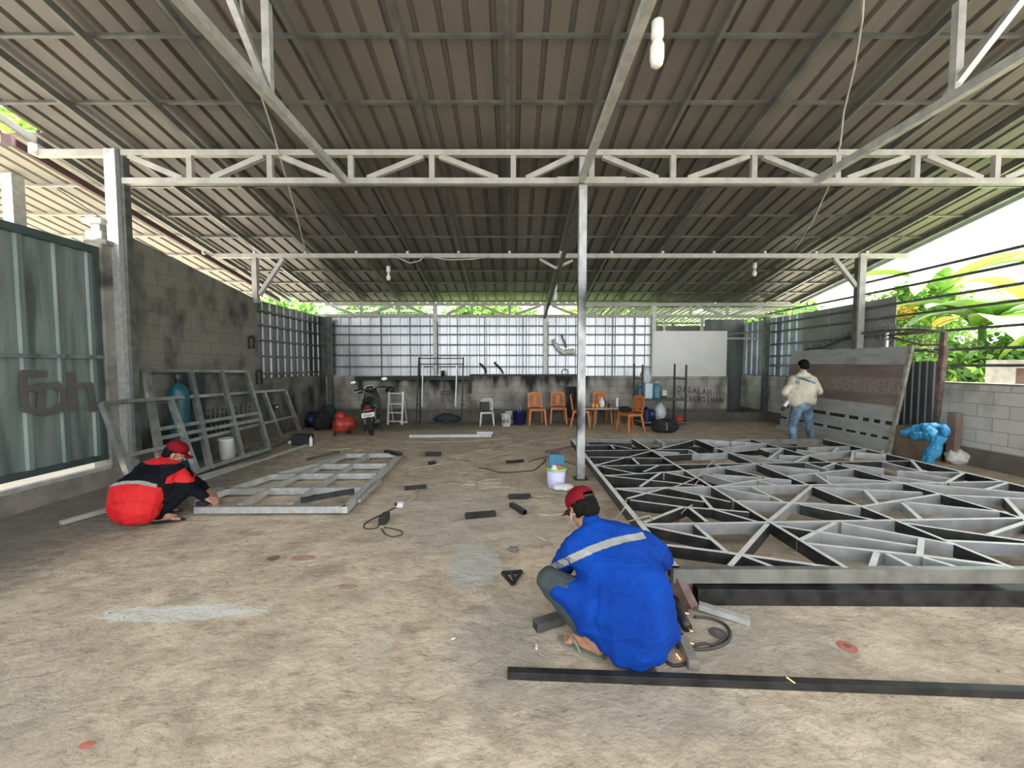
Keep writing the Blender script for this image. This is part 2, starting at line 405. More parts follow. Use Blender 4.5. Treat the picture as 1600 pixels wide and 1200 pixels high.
M['leaf'] = mat('green_leaf', (.13, .30, .05), (.25, .46, .11), rough=.5, scale=3)
M['leaf_lime'] = mat('lime_leaf', (.28, .48, .06), (.42, .60, .12), rough=.5, scale=2)
M['leaf_dark'] = mat('deep_green_leaf', (.07, .18, .05), (.15, .30, .09), rough=.55, scale=3)
M['leaf_yellow'] = mat('yellow_leaf', (.62, .55, .03), (.78, .62, .06), rough=.5, scale=4)
M['leaf_orange'] = mat('orange_dry_leaf', (.55, .32, .08), (.68, .45, .16), rough=.6, scale=4)
for k in ('leaf', 'leaf_lime', 'leaf_dark', 'leaf_yellow', 'leaf_orange'):
    M[k].node_tree.nodes['Principled BSDF'].inputs['Specular IOR Level'].default_value = .3
M['trunk'] = mat('tree_bark', (.16, .12, .08), (.26, .20, .14), rough=.9, scale=8)
M['house'] = mat('white_house_render', (.70, .70, .68), (.80, .80, .78), rough=.8, scale=3)
M['house_roof'] = mat('grey_fibre_roof', (.30, .29, .28), (.42, .41, .39), rough=.8, scale=4)
M['planter'] = mat('brown_planter_wall', (.17, .10, .08), (.25, .16, .13), rough=.85, scale=5)
M['spark'] = mat('hot_metal_spatter', (1, .5, .1), emis=((1, .42, .06), 14))
M['dark_glass'] = mat('dark_window_glass', (.03, .035, .04), rough=.1)
# ------------------------------------------------------------------ floor
def floor_mat():
    m = bpy.data.materials.new('dusty_cement_floor'); m.use_nodes = True
    nt = m.node_tree; N = nt.nodes; L = nt.links; b = N['Principled BSDF']
    b.inputs['Roughness'].default_value = .93; b.inputs['Specular IOR Level'].default_value = .25
    g = N.new('ShaderNodeNewGeometry'); sp = N.new('ShaderNodeSeparateXYZ'); L.new(g.outputs['Position'], sp.inputs[0])
    def noise_n(scale, detail=6, st=(1, 1, 1), rough=.55, dist=0):
        mp = N.new('ShaderNodeMapping'); mp.inputs['Scale'].default_value = st; L.new(g.outputs['Position'], mp.inputs['Vector'])
        n = N.new('ShaderNodeTexNoise'); n.inputs['Scale'].default_value = scale; n.inputs['Detail'].default_value = detail
        n.inputs['Roughness'].default_value = rough; n.inputs['Distortion'].default_value = dist
        L.new(mp.outputs[0], n.inputs['Vector']); return n
    def ramp(src, p0, p1, c0=(0, 0, 0), c1=(1, 1, 1)):
        r = N.new('ShaderNodeValToRGB'); r.color_ramp.elements[0].position = p0; r.color_ramp.elements[1].position = p1
        r.color_ramp.elements[0].color = (*c0, 1); r.color_ramp.elements[1].color = (*c1, 1); L.new(src, r.inputs['Fac']); return r
    def mix(fac, a, c):
        x = N.new('ShaderNodeMixRGB'); L.new(fac, x.inputs['Fac']); L.new(a, x.inputs['Color1'])
        if isinstance(c, tuple): x.inputs['Color2'].default_value = (*c, 1)
        else: L.new(c, x.inputs['Color2'])
        return x.outputs['Color']
    def mathn(op, a, bb=None):
        x = N.new('ShaderNodeMath'); x.operation = op
        for i, q in enumerate((a, bb)):
            if q is None: continue
            if isinstance(q, (int, float)): x.inputs[i].default_value = q
            else: L.new(q, x.inputs[i])
        return x.outputs[0]
    n1 = noise_n(2.6, 10, rough=.62, dist=.4)
    col = ramp(n1.outputs['Fac'], .36, .66, (.42, .34, .25), (.62, .515, .385)).outputs['Color']
    n2 = noise_n(.55, 5, dist=.6)
    col = mix(mathn('MULTIPLY', ramp(n2.outputs['Fac'], .50, .68).outputs['Color'], .60), col, (.31, .285, .235))
    n3 = noise_n(14, 8, rough=.7)
    col = mix(mathn('MULTIPLY', ramp(n3.outputs['Fac'], .50, .70).outputs['Color'], .6), col, (.22, .175, .13))
    nk_ = noise_n(2.4, 9, (1, 1.3, 1), rough=.62, dist=.2)
    col = mix(mathn('MULTIPLY', ramp(nk_.outputs['Fac'], .38, .46, (1, 1, 1), (0, 0, 0)).outputs['Color'], .45), col, (.26, .215, .16))
    n4 = noise_n(.9, 6, (1.0, 1.6, 1), dist=1.0)
    col = mix(mathn('MULTIPLY', ramp(n4.outputs['Fac'], .60, .72).outputs['Color'], .35), col, (.56, .50, .41))
    # spots: (x, y, rx, ry, colour, strength)
    nd = noise_n(9, 5); nd2 = noise_n(30, 4)
    def patch(c, rx, ry, colr, amt, rot=0.0, edge=.25, wob=.5):
        dx = mathn('SUBTRACT', sp.outputs['X'], c[0]); dy = mathn('SUBTRACT', sp.outputs['Y'], c[1])
        ca, sa = math.cos(rot), math.sin(rot)
        a = mathn('ADD', mathn('MULTIPLY', dx, ca / rx), mathn('MULTIPLY', dy, sa / rx))
        bq = mathn('ADD', mathn('MULTIPLY', dx, -sa / ry), mathn('MULTIPLY', dy, ca / ry))
        r2 = mathn('ADD', mathn('MULTIPLY', a, a), mathn('MULTIPLY', bq, bq))
        r2 = mathn('ADD', r2, mathn('MULTIPLY', mathn('SUBTRACT', nd.outputs['Fac'], .5), wob * 4))
        mr = N.new('ShaderNodeMapRange'); mr.inputs['From Min'].default_value = 1 + edge; mr.inputs['From Max'].default_value = 1 - edge; L.new(r2, mr.inputs['Value'])
        return mathn('MULTIPLY', mr.outputs[0], amt), colr
    P = []
    def pp(px, py): p = atz(px, py); return (p.x, p.y)
    a = pp(742, 880); P.append(patch(a, .21, .36, (.44, .43, .40), .75, edge=.12))
    a = pp(280, 958); P.append(patch(a, .52, .085, (.60, .60, .55), .85, rot=.06, wob=.5))
    a = pp(475, 871); P.append(patch(a, .10, .05, (.33, .17, .13), .75))
    a = pp(427, 872); P.append(patch(a, .05, .045, (.12, .10, .08), .85))
    a = pp(545, 916); P.append(patch(a, .07, .03, (.28, .15, .11), .6))
    a = pp(650, 790); P.append(patch(a, .16, .13, (.42, .40, .35), .5, edge=.3))
    a = pp(740, 800); P.append(patch(a, .9, .9, (.36, .34, .30), .40, edge=.5))
    a = pp(1110, 990); P.append(patch(a, .75, .30, (.27, .25, .21), .55, edge=.6))
    a = pp(780, 1010); P.append(patch(a, .30, .40, (.30, .285, .25), .5, edge=.6))
    a = pp(1000, 1100); P.append(patch(a, .55, .18, (.24, .225, .19), .5, edge=.7))
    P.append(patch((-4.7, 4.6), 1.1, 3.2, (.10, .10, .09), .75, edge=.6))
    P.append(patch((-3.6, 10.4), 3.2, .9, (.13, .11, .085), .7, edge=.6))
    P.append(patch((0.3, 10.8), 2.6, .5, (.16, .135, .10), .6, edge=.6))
    for fac, c in P: col = mix(fac, col, c)
    # cracks
    vo = N.new('ShaderNodeTexVoronoi'); vo.feature = 'DISTANCE_TO_EDGE'; vo.inputs['Scale'].default_value = .75
    nw = noise_n(3, 5); av = N.new('ShaderNodeVectorMath'); av.operation = 'MULTIPLY_ADD'
    L.new(nw.outputs['Color'], av.inputs[0]); av.inputs[1].default_value = (.45, .45, .45); L.new(g.outputs['Position'], av.inputs[2])
    L.new(av.outputs[0], vo.inputs['Vector'])
    cr = N.new('ShaderNodeMapRange'); cr.inputs['From Min'].default_value = .006; cr.inputs['From Max'].default_value = .002; L.new(vo.outputs['Distance'], cr.inputs['Value'])
    crm = mathn('MULTIPLY', cr.outputs[0], ramp(n2.outputs['Fac'], .56, .64).outputs['Color'])
    col = mix(mathn('MULTIPLY', crm, .30), col, (.16, .13, .10))
    # grit
    gr = ramp(nd2.outputs['Fac'], .70, .74)
    col = mix(mathn('MULTIPLY', gr.outputs['Color'], .5), col, (.14, .12, .10))
    L.new(col, b.inputs['Base Color'])
    n5 = noise_n(4.0, 12, (1, 1.25, 1), rough=.60, dist=.2); n6 = noise_n(45, 5)
    h = mathn('ADD', mathn('MULTIPLY', n5.outputs['Fac'], 1.0), mathn('MULTIPLY', n6.outputs['Fac'], .10))
    h = mathn('SUBTRACT', h, mathn('MULTIPLY', crm, .12))
    bp = N.new('ShaderNodeBump'); bp.inputs['Strength'].default_value = 1.0; bp.inputs['Distance'].default_value = .045
    L.new(h, bp.inputs['Height']); L.new(bp.outputs['Normal'], b.inputs['Normal'])
    return m
M['floor'] = floor_mat()
M['ground'] = mat('outside_dry_ground', (.56, .50, .41), (.68, .62, .52), rough=.95, scale=1.5, bump=.3)
M['yard'] = mat('low_bounce_ground', (.14, .125, .105), (.20, .18, .15), rough=.95, scale=2, bump=.3)  # unseen ground behind the camera, darkened to keep bounced light off the roof
M['grass'] = mat('outside_weedy_ground', (.10, .20, .05), (.22, .32, .10), rough=.95, scale=3, bump=.5)

XL, XR = -5.35, 7.30          # inner faces of the side walls
YB = 11.2                     # inner face of the back wall
YT = 5.39                     # front truss line
YM = 8.20                     # middle beam line
struct(MB().box(((XL + XR) / 2, 4.5, -.06), (XR - XL, 15.5, .12)).build('floor', M['floor']))
struct(MB().box((-14, 6, -.09), (17.2, 30, .1)).build('ground', M['ground']))
struct(MB().box((17.4, 6, -.09), (20, 30, .1)).build('ground', M['ground']))
struct(MB().box((1, 20, -.20), (60, 18, .1)).build('ground', M['grass']))
struct(MB().box((1, -11, -.09), (60, 15, .1)).build('ground', M['yard']))

# ------------------------------------------------------------------ corrugated sheets
def corr_profile(width, pitch=.26, h=.042, base=.072, top=.040, start=.05):
    pts = [(0, 0)]; x = start
    while x + base < width:
        e = (base - top) / 2
        pts += [(x, 0), (x + e, h), (x + e + top, h), (x + base, 0)]
        x += pitch
    pts.append((width, 0))
    return pts
def corrugated(mb, origin, u, v, n, width, length, t=.0015, **kw):
    """profile runs along u, bulges along n, extruded by v*length"""
    o, u, v, n = V(origin), V(u).normalized(), V(v).normalized(), V(n).normalized()
    pr = corr_profile(width, **kw)
    A = [o + u * x + n * h for x, h in pr]
    Bk = [p + n * t for p in A]
    k = len(A); vs = A + Bk + [p + v * length for p in A] + [p + v * length for p in Bk]
    fs = []
    for i in range(k - 1):
        fs += [(i, i + 1, 2 * k + i + 1, 2 * k + i), (k + i + 1, k + i, 3 * k + i, 3 * k + i + 1),
               (i + 1, i, k + i, k + i + 1), (2 * k + i, 2 * k + i + 1, 3 * k + i + 1, 3 * k + i)]
    fs += [(0, 2 * k, 3 * k, k), (k - 1, 2 * k - 1, 4 * k - 1, 3 * k - 1)]
    return mb.add(vs, fs)

# ------------------------------------------------------------------ roof: z = 5.74 - .195 y
SL = .195; Z0 = 5.74
def roofz(y): return Z0 - SL * y
rdir = V((0, 1, -SL)).normalized(); rn = V((0, SL, 1)).normalized()
YF = -1.2                      # front edge of the roof, behind the top of the frame
def roof_sheet(x0, x1, y0, y1, name='ceiling', m=None, dz=0):
    L_ = (y1 - y0) * math.sqrt(1 + SL * SL)
    mb = MB(); corrugated(mb, (x0, y0, roofz(y0) + dz), (1, 0, 0), rdir, rn, x1 - x0, L_)
    return struct(mb.build(name, m or M['sheet']))
roof_sheet(-6.25, 8.25, YF, 6.4, 'ceiling')
roof_sheet(-6.25, 8.25, 6.3, 11.75, 'ceiling', dz=-.004)
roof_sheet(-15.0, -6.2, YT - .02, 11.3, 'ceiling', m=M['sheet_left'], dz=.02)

batt_y = [-1.0, -.6, .2, 1.0, 1.75, 2.52, 3.30, 4.10, 4.87, 5.72, 6.42, 7.22, 7.95, 8.75, 9.5, 10.2, 10.85, 11.55]
nb = len(batt_y)
for i, y in enumerate(batt_y):
    z = roofz(y) - .018
    mb = MB().beam((-6.25, y, z), (8.25, y, z), .035, .035, up=rn)
    tag(mb.build('roof_batten', M['rafter']), 'thin steel batten crossing the roof, %s counting from the near edge' % ORD[i], 'roof batten', 'battens under the roof sheets')
ex_y = [6.42, 7.22, 7.95, 8.75, 9.5, 10.2, 10.85]
for i, y in enumerate(ex_y):
    z = roofz(y) - .0
    mb = MB().beam((-15, y, z), (-6.3, y, z), .035, .035, up=rn)
    tag(mb.build('roof_batten', M['galv_white']), 'pale thin batten under the left overhanging roof, %s from its near edge' % ORD[i], 'roof batten', 'battens under the left overhang')
for k in range(-6, 9):
    x = -.05 + 1.055 * k
    mb = MB()
    y0, y1 = YF, 11.45
    off = -.075
    mb.beam((x, y0, roofz(y0) + off), (x, y1, roofz(y1) + off), .045, .085, up=rn)
    i = k + 6
    side = 'left of the centre line' if k < 0 else ('on the centre line' if k == 0 else 'right of the centre line')
    r = mb.build('rafter', M['rafter'])
    tag(r, 'dark steel roof rafter, %s counting from the left, %s' % (ORD[i], side), 'rafter', 'rafters running down the roof')
# left edge rafter of the extension (maroon channel) and the tube beside it
mb = MB(); a = V((-6.68, YT - .05, roofz(YT) - .10)); b = V((-6.62, 11.2, roofz(11.2) - .10)); mb.beam(a, b, .07, .10)
mb.box(a + V((-.02, 0, .0)), (.13, .05, .13))
tag(mb.build('eaves_channel', M['brown_pipe']), 'maroon painted steel channel sloping under the left roof edge', 'channel beam')
mb = MB().beam((8.22, YF, roofz(YF) - .04), (8.22, 11.6, roofz(11.6) - .04), .06, .12)
tag(mb.build('edge_beam', M['galv_dark']), 'steel edge beam along the right eave against the sky', 'edge beam')

# ------------------------------------------------------------------ trusses
def truss(name, y, ztop, zbot, x0, x1, verts, diags, th, label, m, splice=()):
    t = thing(name, (x0, y, zbot), label, 'roof truss')
    MB().beam((x0, y, ztop), (x1, y, ztop), th, th).build('top_chord', m, t)
    MB().beam((x0 if not splice else splice[0], y, zbot), (x1, y, zbot), th, th).build('bottom_chord', m, t)
    for x in verts: MB().beam((x, y, zbot + th / 2), (x, y, ztop - th / 2), th * .95, th * .8, up=(0, 1, 0)).build('web_post', m, t)
    for a, b, up in diags:
        za, zb = (ztop, zbot) if up == 'd' else (zbot, ztop)
        MB().beam((a, y, za + (-th / 2 if up == 'd' else th / 2)), (b, y, zb + (th / 2 if up == 'd' else -th / 2)), th * .9, th * .8, up=(0, 1, 0)).build('web_brace', m, t)
    return t
s1 = YT / FPX
def xs(px, Y): return (px - 800) * Y / FPX
zt1 = aty(800, 240, YT).z; zb1 = aty(800, 284, YT).z
fv = [310, 432, 555, 678, 802, 921, 1045, 1168, 1295, 1415, 1537, 1650]
fd = [(218, 298, 'd'), (342, 422, 'u'), (448, 532, 'd'), (580, 665, 'u'), (690, 778, 'd'), (822, 893, 'u'), (938, 1022, 'd'), (1068, 1160, 'u'), (1182, 1268, 'd'), (1310, 1402, 'u'), (1430, 1515, 'd'), (1550, 1640, 'u')]
tr = truss('roof_truss', YT, zt1, zb1, xs(208, YT), XR + .1, [xs(p, YT) for p in fv], [(xs(a, YT), xs(b, YT), q) for a, b, q in fd], .075,
           'pale steel lattice truss spanning the whole shed above the centre post', M['galv_white'])
MB().beam((xs(868, YT), YT - .045, zb1), (xs(972, YT), YT - .045, zb1), .02, .085).build('splice_plate', M['galv_white'], tr)
MB().beam((-6.4, YT, zt1), (xs(190, YT), YT, zt1), .075, .085).build('cantilever_stub', M['galv_white'], tr)
MB().box((-6.37, YT - .06, zt1 + .03), (.06, .06, .14)).build('end_lug', M['galv_white'], tr)
ztb = aty(800, 476, YB + .1).z; zbb = aty(800, 494, YB + .1).z
YBT = YB + .08
bv = [567, 625, 738, 796, 908, 962, 1077, 1134]
bd = [(520, 556, 'd'), (576, 616, 'u'), (636, 668, 'd'), (698, 728, 'u'), (752, 788, 'd'), (804, 844, 'u'), (862, 898, 'd'), (918, 956, 'u'), (968, 1008, 'd'), (1030, 1070, 'u'), (1086, 1126, 'd'), (1142, 1188, 'u')]
bt = truss('roof_truss', YBT, ztb, zbb, XL + .0, 8.0, [xs(p, YBT) for p in bv], [(xs(a, YBT), xs(b, YBT), q) for a, b, q in bd], .075,
           'pale lattice truss along the top of the back wall', M['galv_white'])
# middle beam with knee braces
zm = aty(800, 400, YM).z
mbm = thing('cross_beam', (0, YM, zm), 'pale steel cross beam halfway down the shed carried by side posts', 'beam')
MB().beam((xs(345, YM), YM, zm), (xs(1410, YM), YM, zm), .08, .085).build('beam_tube', M['galv_white'], mbm)
for k in range(-6, 9):
    x = -.05 + 1.055 * k
    if abs(x) < 8.1: MB().box((x, YM, zm + .065), (.05, .06, .06)).build('rafter_cleat', M['galv_old'], mbm)
for (a, b) in (((843, 405), (868, 419)), ((895, 407), (868, 419))):
    MB().beam(aty(*a, YM), aty(*b, YM), .05, .04, up=(0, 1, 0)).build('knee_brace', M['galv_white'], mbm)

# lengthwise lattice beams, flat bottom chord at the level of the front truss
def lengthwise(x, label, verts, diags):
    t = thing('lengthwise_truss', (x, 3, zb1), label, 'roof truss')
    MB().beam((x, YF, zb1), (x, YT, zb1), .075, .085).build('bottom_chord', M['galv_old'], t)
    for y in verts:
        MB().beam((x, y, zb1 + .04), (x, y, roofz(y) - .11), .07, .06, up=(0, 1, 0)).build('web_post', M['galv_old'], t)
    for y0, y1 in diags:
        MB().beam((x + .01, y0, roofz(y0) - .13), (x + .01, y1, zb1 + .05), .05, .06, up=(1, 0, 0)).build('web_brace', M['galv'], t)
    return t
lengthwise(-2.24, 'lengthwise steel lattice beam hanging under the roof on the left', [3.72, 2.0], [(2.55, 3.66), (1.1, 1.95)])
lengthwise(.93, 'lengthwise steel lattice beam above the centre post', [1.9], [(2.75, 1.95)])
lengthwise(4.08, 'lengthwise steel lattice beam hanging under the roof on the right', [3.72, 2.0], [(2.55, 3.8), (1.1, 1.95)])
mb = MB().beam((.93, YT + .05, 3.85), (.93, YBT - .06, 2.98), .06, .10)
tag(mb.build('stay_beam', M['galv_dark']), 'dark sloping stay running from the centre post down to the back truss', 'stay beam')

# ------------------------------------------------------------------ posts
def post(px, y, z0, z1, w, label, m, d=None, cols=None):
    x = xs(px, y)
    t = thing('steel_post', (x, y, z0), label, 'post')
    mb = MB(); mb.box((x, y, (z0 + z1) / 2), (w, d or w, z1 - z0)); mb.build('shaft', m, t)
    return t, x
M['post_c'] = mat('scorched_galvanised_post', (.30, .31, .32), (.50, .51, .51), rough=.5, metal=.35, scale=9, stretch=(1, 1, .6), c3=(.03, .03, .032), s3=1.9)
t, x = post(908, 5.45, 0, zb1 + .38, .105, 'galvanised post standing in the middle of the shed beside the lilac bucket', M['post_c'])
MB().box((x, 5.45, .006), (.19, .19, .012)).build('base_plate', M['black_steel'], t)
MB().box((x - .03, 5.45 - .056, zb1 + .12), (.05, .012, .42)).build('top_cleat', M['galv_white'], t)
t, x = post(195, YT, 0, zt1 + .03, .15, 'galvanised post at the far end of the green gate, foot behind the leaning frame', M['galv'])
MB().box((x + .10, YT + .03, 2.4), (.05, .09, 4.2)).build('channel_flange', M['galv_dark'], t)
t, x = post(38, 6.1, -.04, roofz(6.1) - .05, .16, 'galvanised post outside beyond the top of the green gate', M['galv'])
x38 = x
tag(MB().beam((x38 - 4, 6.1, 4.45), (x38 - .08, 6.1, 4.45), .08, .10).build('outside_beam', M['galv']), 'pale beam reaching left from the outside post', 'beam')
tag(MB().beam((x38 - 4, 6.1, 4.78), (x38 + .2, 6.1, 4.72), .05, .06).build('outside_beam', M['galv_old']), 'thin upper beam crossing the outside post head', 'beam')
# left mid post, on the wall end
t = thing('steel_post', (XL, YM, 2.95), 'short post with a diagonal brace on the end of the tall left block wall', 'post')
MB().box((xs(404, YM), YM, (2.9 + zm - .045) / 2), (.10, .10, zm - 2.945)).build('shaft', M['galv_white'], t)
MB().beam(aty(406, 460, YM), aty(443, 404, YM), .07, .07, up=(0, 1, 0)).build('knee_brace', M['galv_white'], t)
t, x = post(1338, YM, 0, zm - .045, .13, 'tall pale post behind the leaning planks on the open right side', M['galv_white'])
MB().beam(aty(1303, 403, YM), aty(1338, 448, YM), .07, .07, up=(0, 1, 0)).build('knee_brace', M['galv_white'], t)
MB().box((x - .075, YM, 2.6), (.03, .10, 2.6)).build('channel_flange', M['galv_dark'], t)
for px, lb in ((513, 'dark post in the far left corner of the back wall'), (681, 'back wall post behind the black iron stand'),
               (852, 'back wall post above the two empty orange chairs'), (1020, 'back wall post at the left edge of the white board'),
               (1195, 'dark post in the far right corner by the opening')):
    dk = px in (513, 1195)
    y = YBT - .02 if px != 1195 else YB - .12
    if px == 513: px = 516
    t, x = post(px, y if px != 516 else YB - .12, .27 if dk else 1.31, ztb - .05 if not dk else zbb - .05, .12, lb, M['galv_dark'] if dk else M['galv_old'])
    MB().box((x + .062, y - .02, 2.1), (.02, .08, 1.5)).build('channel_flange', M['black_steel'], t)

# ------------------------------------------------------------------ walls
# left: curb, gate, column, tall block wall, low blocks with cladding
mb = MB().box((XL - .11, 2.3, .12), (.22, 6.0, .24))
struct(mb.build('trim_1', M['concrete']))
tag(MB().beam((XL - .02, -.6, .27), (XL - .02, 5.15, .25), .05, .05).build('gate_track', M['galv_old']), 'steel track rail on the curb below the green gate', 'rail')
gate = thing('sliding_gate', (XL - .12, 2.3, .38), 'large green-grey ribbed sheet gate closing the left side', 'gate')
gx = XL - .09
g0, g1, gz0, gz1 = -.8, 5.18, .38, 3.10
mb = MB(); corrugated(mb, (gx - .03, g0, gz0), (0, 1, 0), (0, 0, 1), (1, 0, 0), g1 - g0, gz1 - gz0, pitch=.36, h=.028, base=.08, top=.05, start=.1)
mb.build('gate_sheet', M['gate'], gate)
for z, h in ((gz1, .09), (gz0, .07)): MB().beam((gx, g0, z), (gx, g1, z), .07, h).build('gate_rail', M['gate_frame'], gate)
MB().beam((gx + .03, g0, 1.71), (gx + .03, g1, 1.71), .03, .045).build('gate_rail', M['gate'], gate)
for y in (g1 - .03, 2.15): MB().beam((gx, y, gz0), (gx, y, gz1), .06, .06).build('gate_stile', M['gate_frame'], gate)
def strokes(mb, pls, project, w, off):
    for pl in pls:
        pts = [project(*p) for p in pl]
        for a, b in zip(pts[:-1], pts[1:]):
            d = (b - a).normalized(); kk = V(off) * (.0007 * (len(mb.v) // 8 % 9)) * (1 if off[0] > 0 else -1); mb.beam(a - d * w * .35 + kk, b + d * w * .35 + kk, w, .004, up=off)
gp = lambda px, py: atx(px, py, gx + .004)
mb = MB()
strokes(mb, [[(38, 583), (70, 584)], [(38, 583), (37, 608), (41, 640)], [(38, 607), (58, 607)], [(41, 640), (64, 643)],
             [(65, 603), (88, 601), (98, 612), (99, 630), (88, 641), (66, 645)], [(66, 603), (64, 643)],
             [(109, 584), (111, 638)], [(110, 604), (140, 602)], [(140, 602), (148, 640)]], gp, .075, (1, 0, 0))
mb.build('graffiti', M['paint_maroon'], gate)
mb = MB().box((XL - .14, 5.32, 1.6), (.24, .26, 3.2)).box((XL - .14, 5.32, 3.22), (.3, .2, .06))
struct(mb.build('trim_2', M['column']))
mb = MB().box((XL - .22, 5.36, 3.34), (.22, .16, .10)).box((XL - .22, 5.36, 3.52), (.26, .2, .07)).box((XL - .22, 5.36, 3.43), (.12, .1, .12))
tag(mb.build('gate_roller_bracket', M['galv_old']), 'pale bracket sitting on the column head by the galvanised post', 'bracket')
mb = MB(); y0, y1 = 5.46, YM + .05
mb.slab([(XL, y0, 0), (XL, y1, 0), (XL, y1, 2.98), (XL, y0, 3.42)], (-.18, 0, 0))
wl_ = struct(mb.build('wall_left', M['wall_l']))
mb = MB().box((XL - .09, (y1 + YB + .2) / 2, .66), (.18, YB + .2 - y1, 1.32))
struct(mb.build('wall_left', M['wall_l']))
mb = MB(); corrugated(mb, (XL - .12, y1, 1.30), (0, 1, 0), (0, 0, 1), (1, 0, 0), YB - y1 + .30, 1.70, pitch=.27, h=.03, base=.10, top=.06)
struct(mb.build('wall_left', M['clad_left']))
lr = [1.42, 1.80, 2.15, 2.48, 2.78]
for i, z in enumerate(lr):
    tag(MB().beam((XL - .06, y1 + .02, z), (XL - .06, YB, z), .04, .04).build('wall_rail', M['galv_dark']),
        'dark rail across the left cladding, %s from the bottom' % ORD[i], 'wall rail', 'rails on the left cladding')
# faint pale lettering remains and dark soot stains on the left wall
mb = MB(); rnd = random.Random(4)
wp = lambda px, py: atx(px, py, XL + .003)
for i in range(11):
    px = 322 + i * 7.2
    strokes(mb, [[(px, 637 - i * .6), (px + rnd.uniform(-1, 1), 655 - i * 1.1)]], wp, .022, (1, 0, 0))
    if i % 3 == 0: strokes(mb, [[(px, 637 - i * .6), (px + 6, 636 - i * .6)], [(px, 646 - i * .8), (px + 5, 646 - i * .8)]], wp, .02, (1, 0, 0))
    if i < 9: strokes(mb, [[(px + 8, 663 - i), (px + 8, 682 - i * 1.4)]], wp, .022, (1, 0, 0))
mb.build('graffiti', M['paint_pale'], wl_)

# back wall: low blocks, zinc cladding, rails
bwx1 = xs(1137, YB)
mb = MB().box(((XL - .2 + bwx1) / 2, YB + .09, .65), (bwx1 - XL + .2, .18, 1.30))
mb.slab([(XL, YB - .05, 0), (XR + .3, YB - .05, 0), (XR + .3, YB - .05, .26), (XL, YB - .05, .26)], (0, .06, 0))
wb = struct(mb.build('wall_back', M['wall_b']))
cx1 = xs(1020, YB)
mb = MB(); corrugated(mb, (XL, YB + .13, 1.28), (1, 0, 0), (0, 0, 1), (0, -1, 0), cx1 - XL, 1.76, pitch=.285, h=.045, base=.10, top=.06)
struct(mb.build('wall_back', M['clad']))
br_ = [1.42 + .0, 1.74, 2.05, 2.36, 2.60, 2.86]
bz = [aty(800, p, YB).z for p in (573, 555, 538.5, 522.5, 509)]
for i, z in enumerate(bz):
    tag(MB().beam((XL, YB + .06, z), (cx1, YB + .06, z), .035, .038).build('wall_rail', M['galv_dark']),
        'grey rail across the back wall cladding, %s from the bottom' % ORD[i], 'wall rail', 'rails on the back cladding')
for px in (545, 595, 640, 715, 757, 817, 915, 958, 992):
    x = xs(px, YB); z0, z1 = 1.3, 2.98
    tag(MB().box((x, YB + .085, (z0 + z1) / 2), (.022, .015, z1 - z0)).build('sheet_lap_strip', M['galv_dark']),
        'thin dark upright lap strip on the back cladding by %s' % {545: 'the left corner, above the scooter', 595: 'the scooter mirror', 640: 'the white ladder', 715: 'the black stand, right leg', 757: 'the grey chair', 817: 'the navy bin', 915: 'the centre post', 958: 'the tables right end', 992: 'the rack left posts'}[px], 'lap strip', 'lap strips on the back cladding')
# big white board set on the back wall
p0 = aty(1020, 588, YB - .03); p1 = aty(1137, 517, YB - .03)
mb = MB().box(((p0.x + p1.x) / 2, YB + .0, (p0.z + p1.z) / 2), (p1.x - p0.x, .03, p1.z - p0.z))
tag(mb.build('white_board', M['board_white'], bevel=.004), 'large blank white board fixed above the graffiti on the back wall', 'board')
# graffiti (writing kept as it stands)
FONT = {'J': [[(.7, 1), (.9, .8), (.85, .2), (.5, 0), (.1, .1)], [(.1, .75), (.35, 1), (.7, 1)]], 'A': [[(0, 0), (.5, 1), (1, 0)], [(.2, .4), (.8, .4)]],
        'G': [[(.9, .85), (.5, 1), (.1, .6), (.2, .1), (.7, 0), (.9, .4), (.5, .4)]], 'L': [[(.1, 1), (.1, 0), (.8, 0)]],
        'H': [[(.1, 1), (.1, 0)], [(.9, 1), (.9, 0)], [(.1, .5), (.9, .5)]], 'k': [[(.1, 1), (.1, 0)], [(.8, .7), (.1, .35), (.8, 0)]],
        'E': [[(.9, 1), (.1, 1), (.1, 0), (.9, 0)], [(.1, .5), (.7, .5)]], 'b': [[(.1, 1), (.1, 0), (.8, .05), (.8, .5), (.1, .5)]],
        'R': [[(.1, 0), (.1, 1), (.8, .9), (.8, .55), (.1, .5), (.85, 0)]], 'S': [[(.9, .85), (.4, 1), (.1, .75), (.8, .4), (.6, 0), (.1, .1)]],
        'I': [[(.5, 1.5), (.5, -.35)]], 'N': [[(.1, 0), (.1, 1), (.9, 0), (.9, 1)]], 'T': [[(0, 1), (1, 1)], [(.5, 1), (.5, 0)]], 'U': [[(.1, 1), (.15, .1), (.8, .1), (.9, 1)]]}
mb = MB()
bp_ = lambda px, py: aty(px, py, YB - .003)
for txt, x0, y0, x1, y1, hh in (('JAGALAH', 1059, 612, 1113, 618, 8.5), ('kEbERSIHAN', 1064, 626, 1131, 630, 8)):
    n = len(txt); 
    for i, ch in enumerate(txt):
        cxp = x0 + (x1 - x0) * i / n; cyp = y0 + (y1 - y0) * i / n; cw = (x1 - x0) / n * .72
        strokes(mb, [[(cxp + a * cw, cyp - b * hh) for a, b in pl] for pl in FONT[ch]], bp_, .020, (0, 1, 0))
mb.build('graffiti', M['paint_black'], wb)

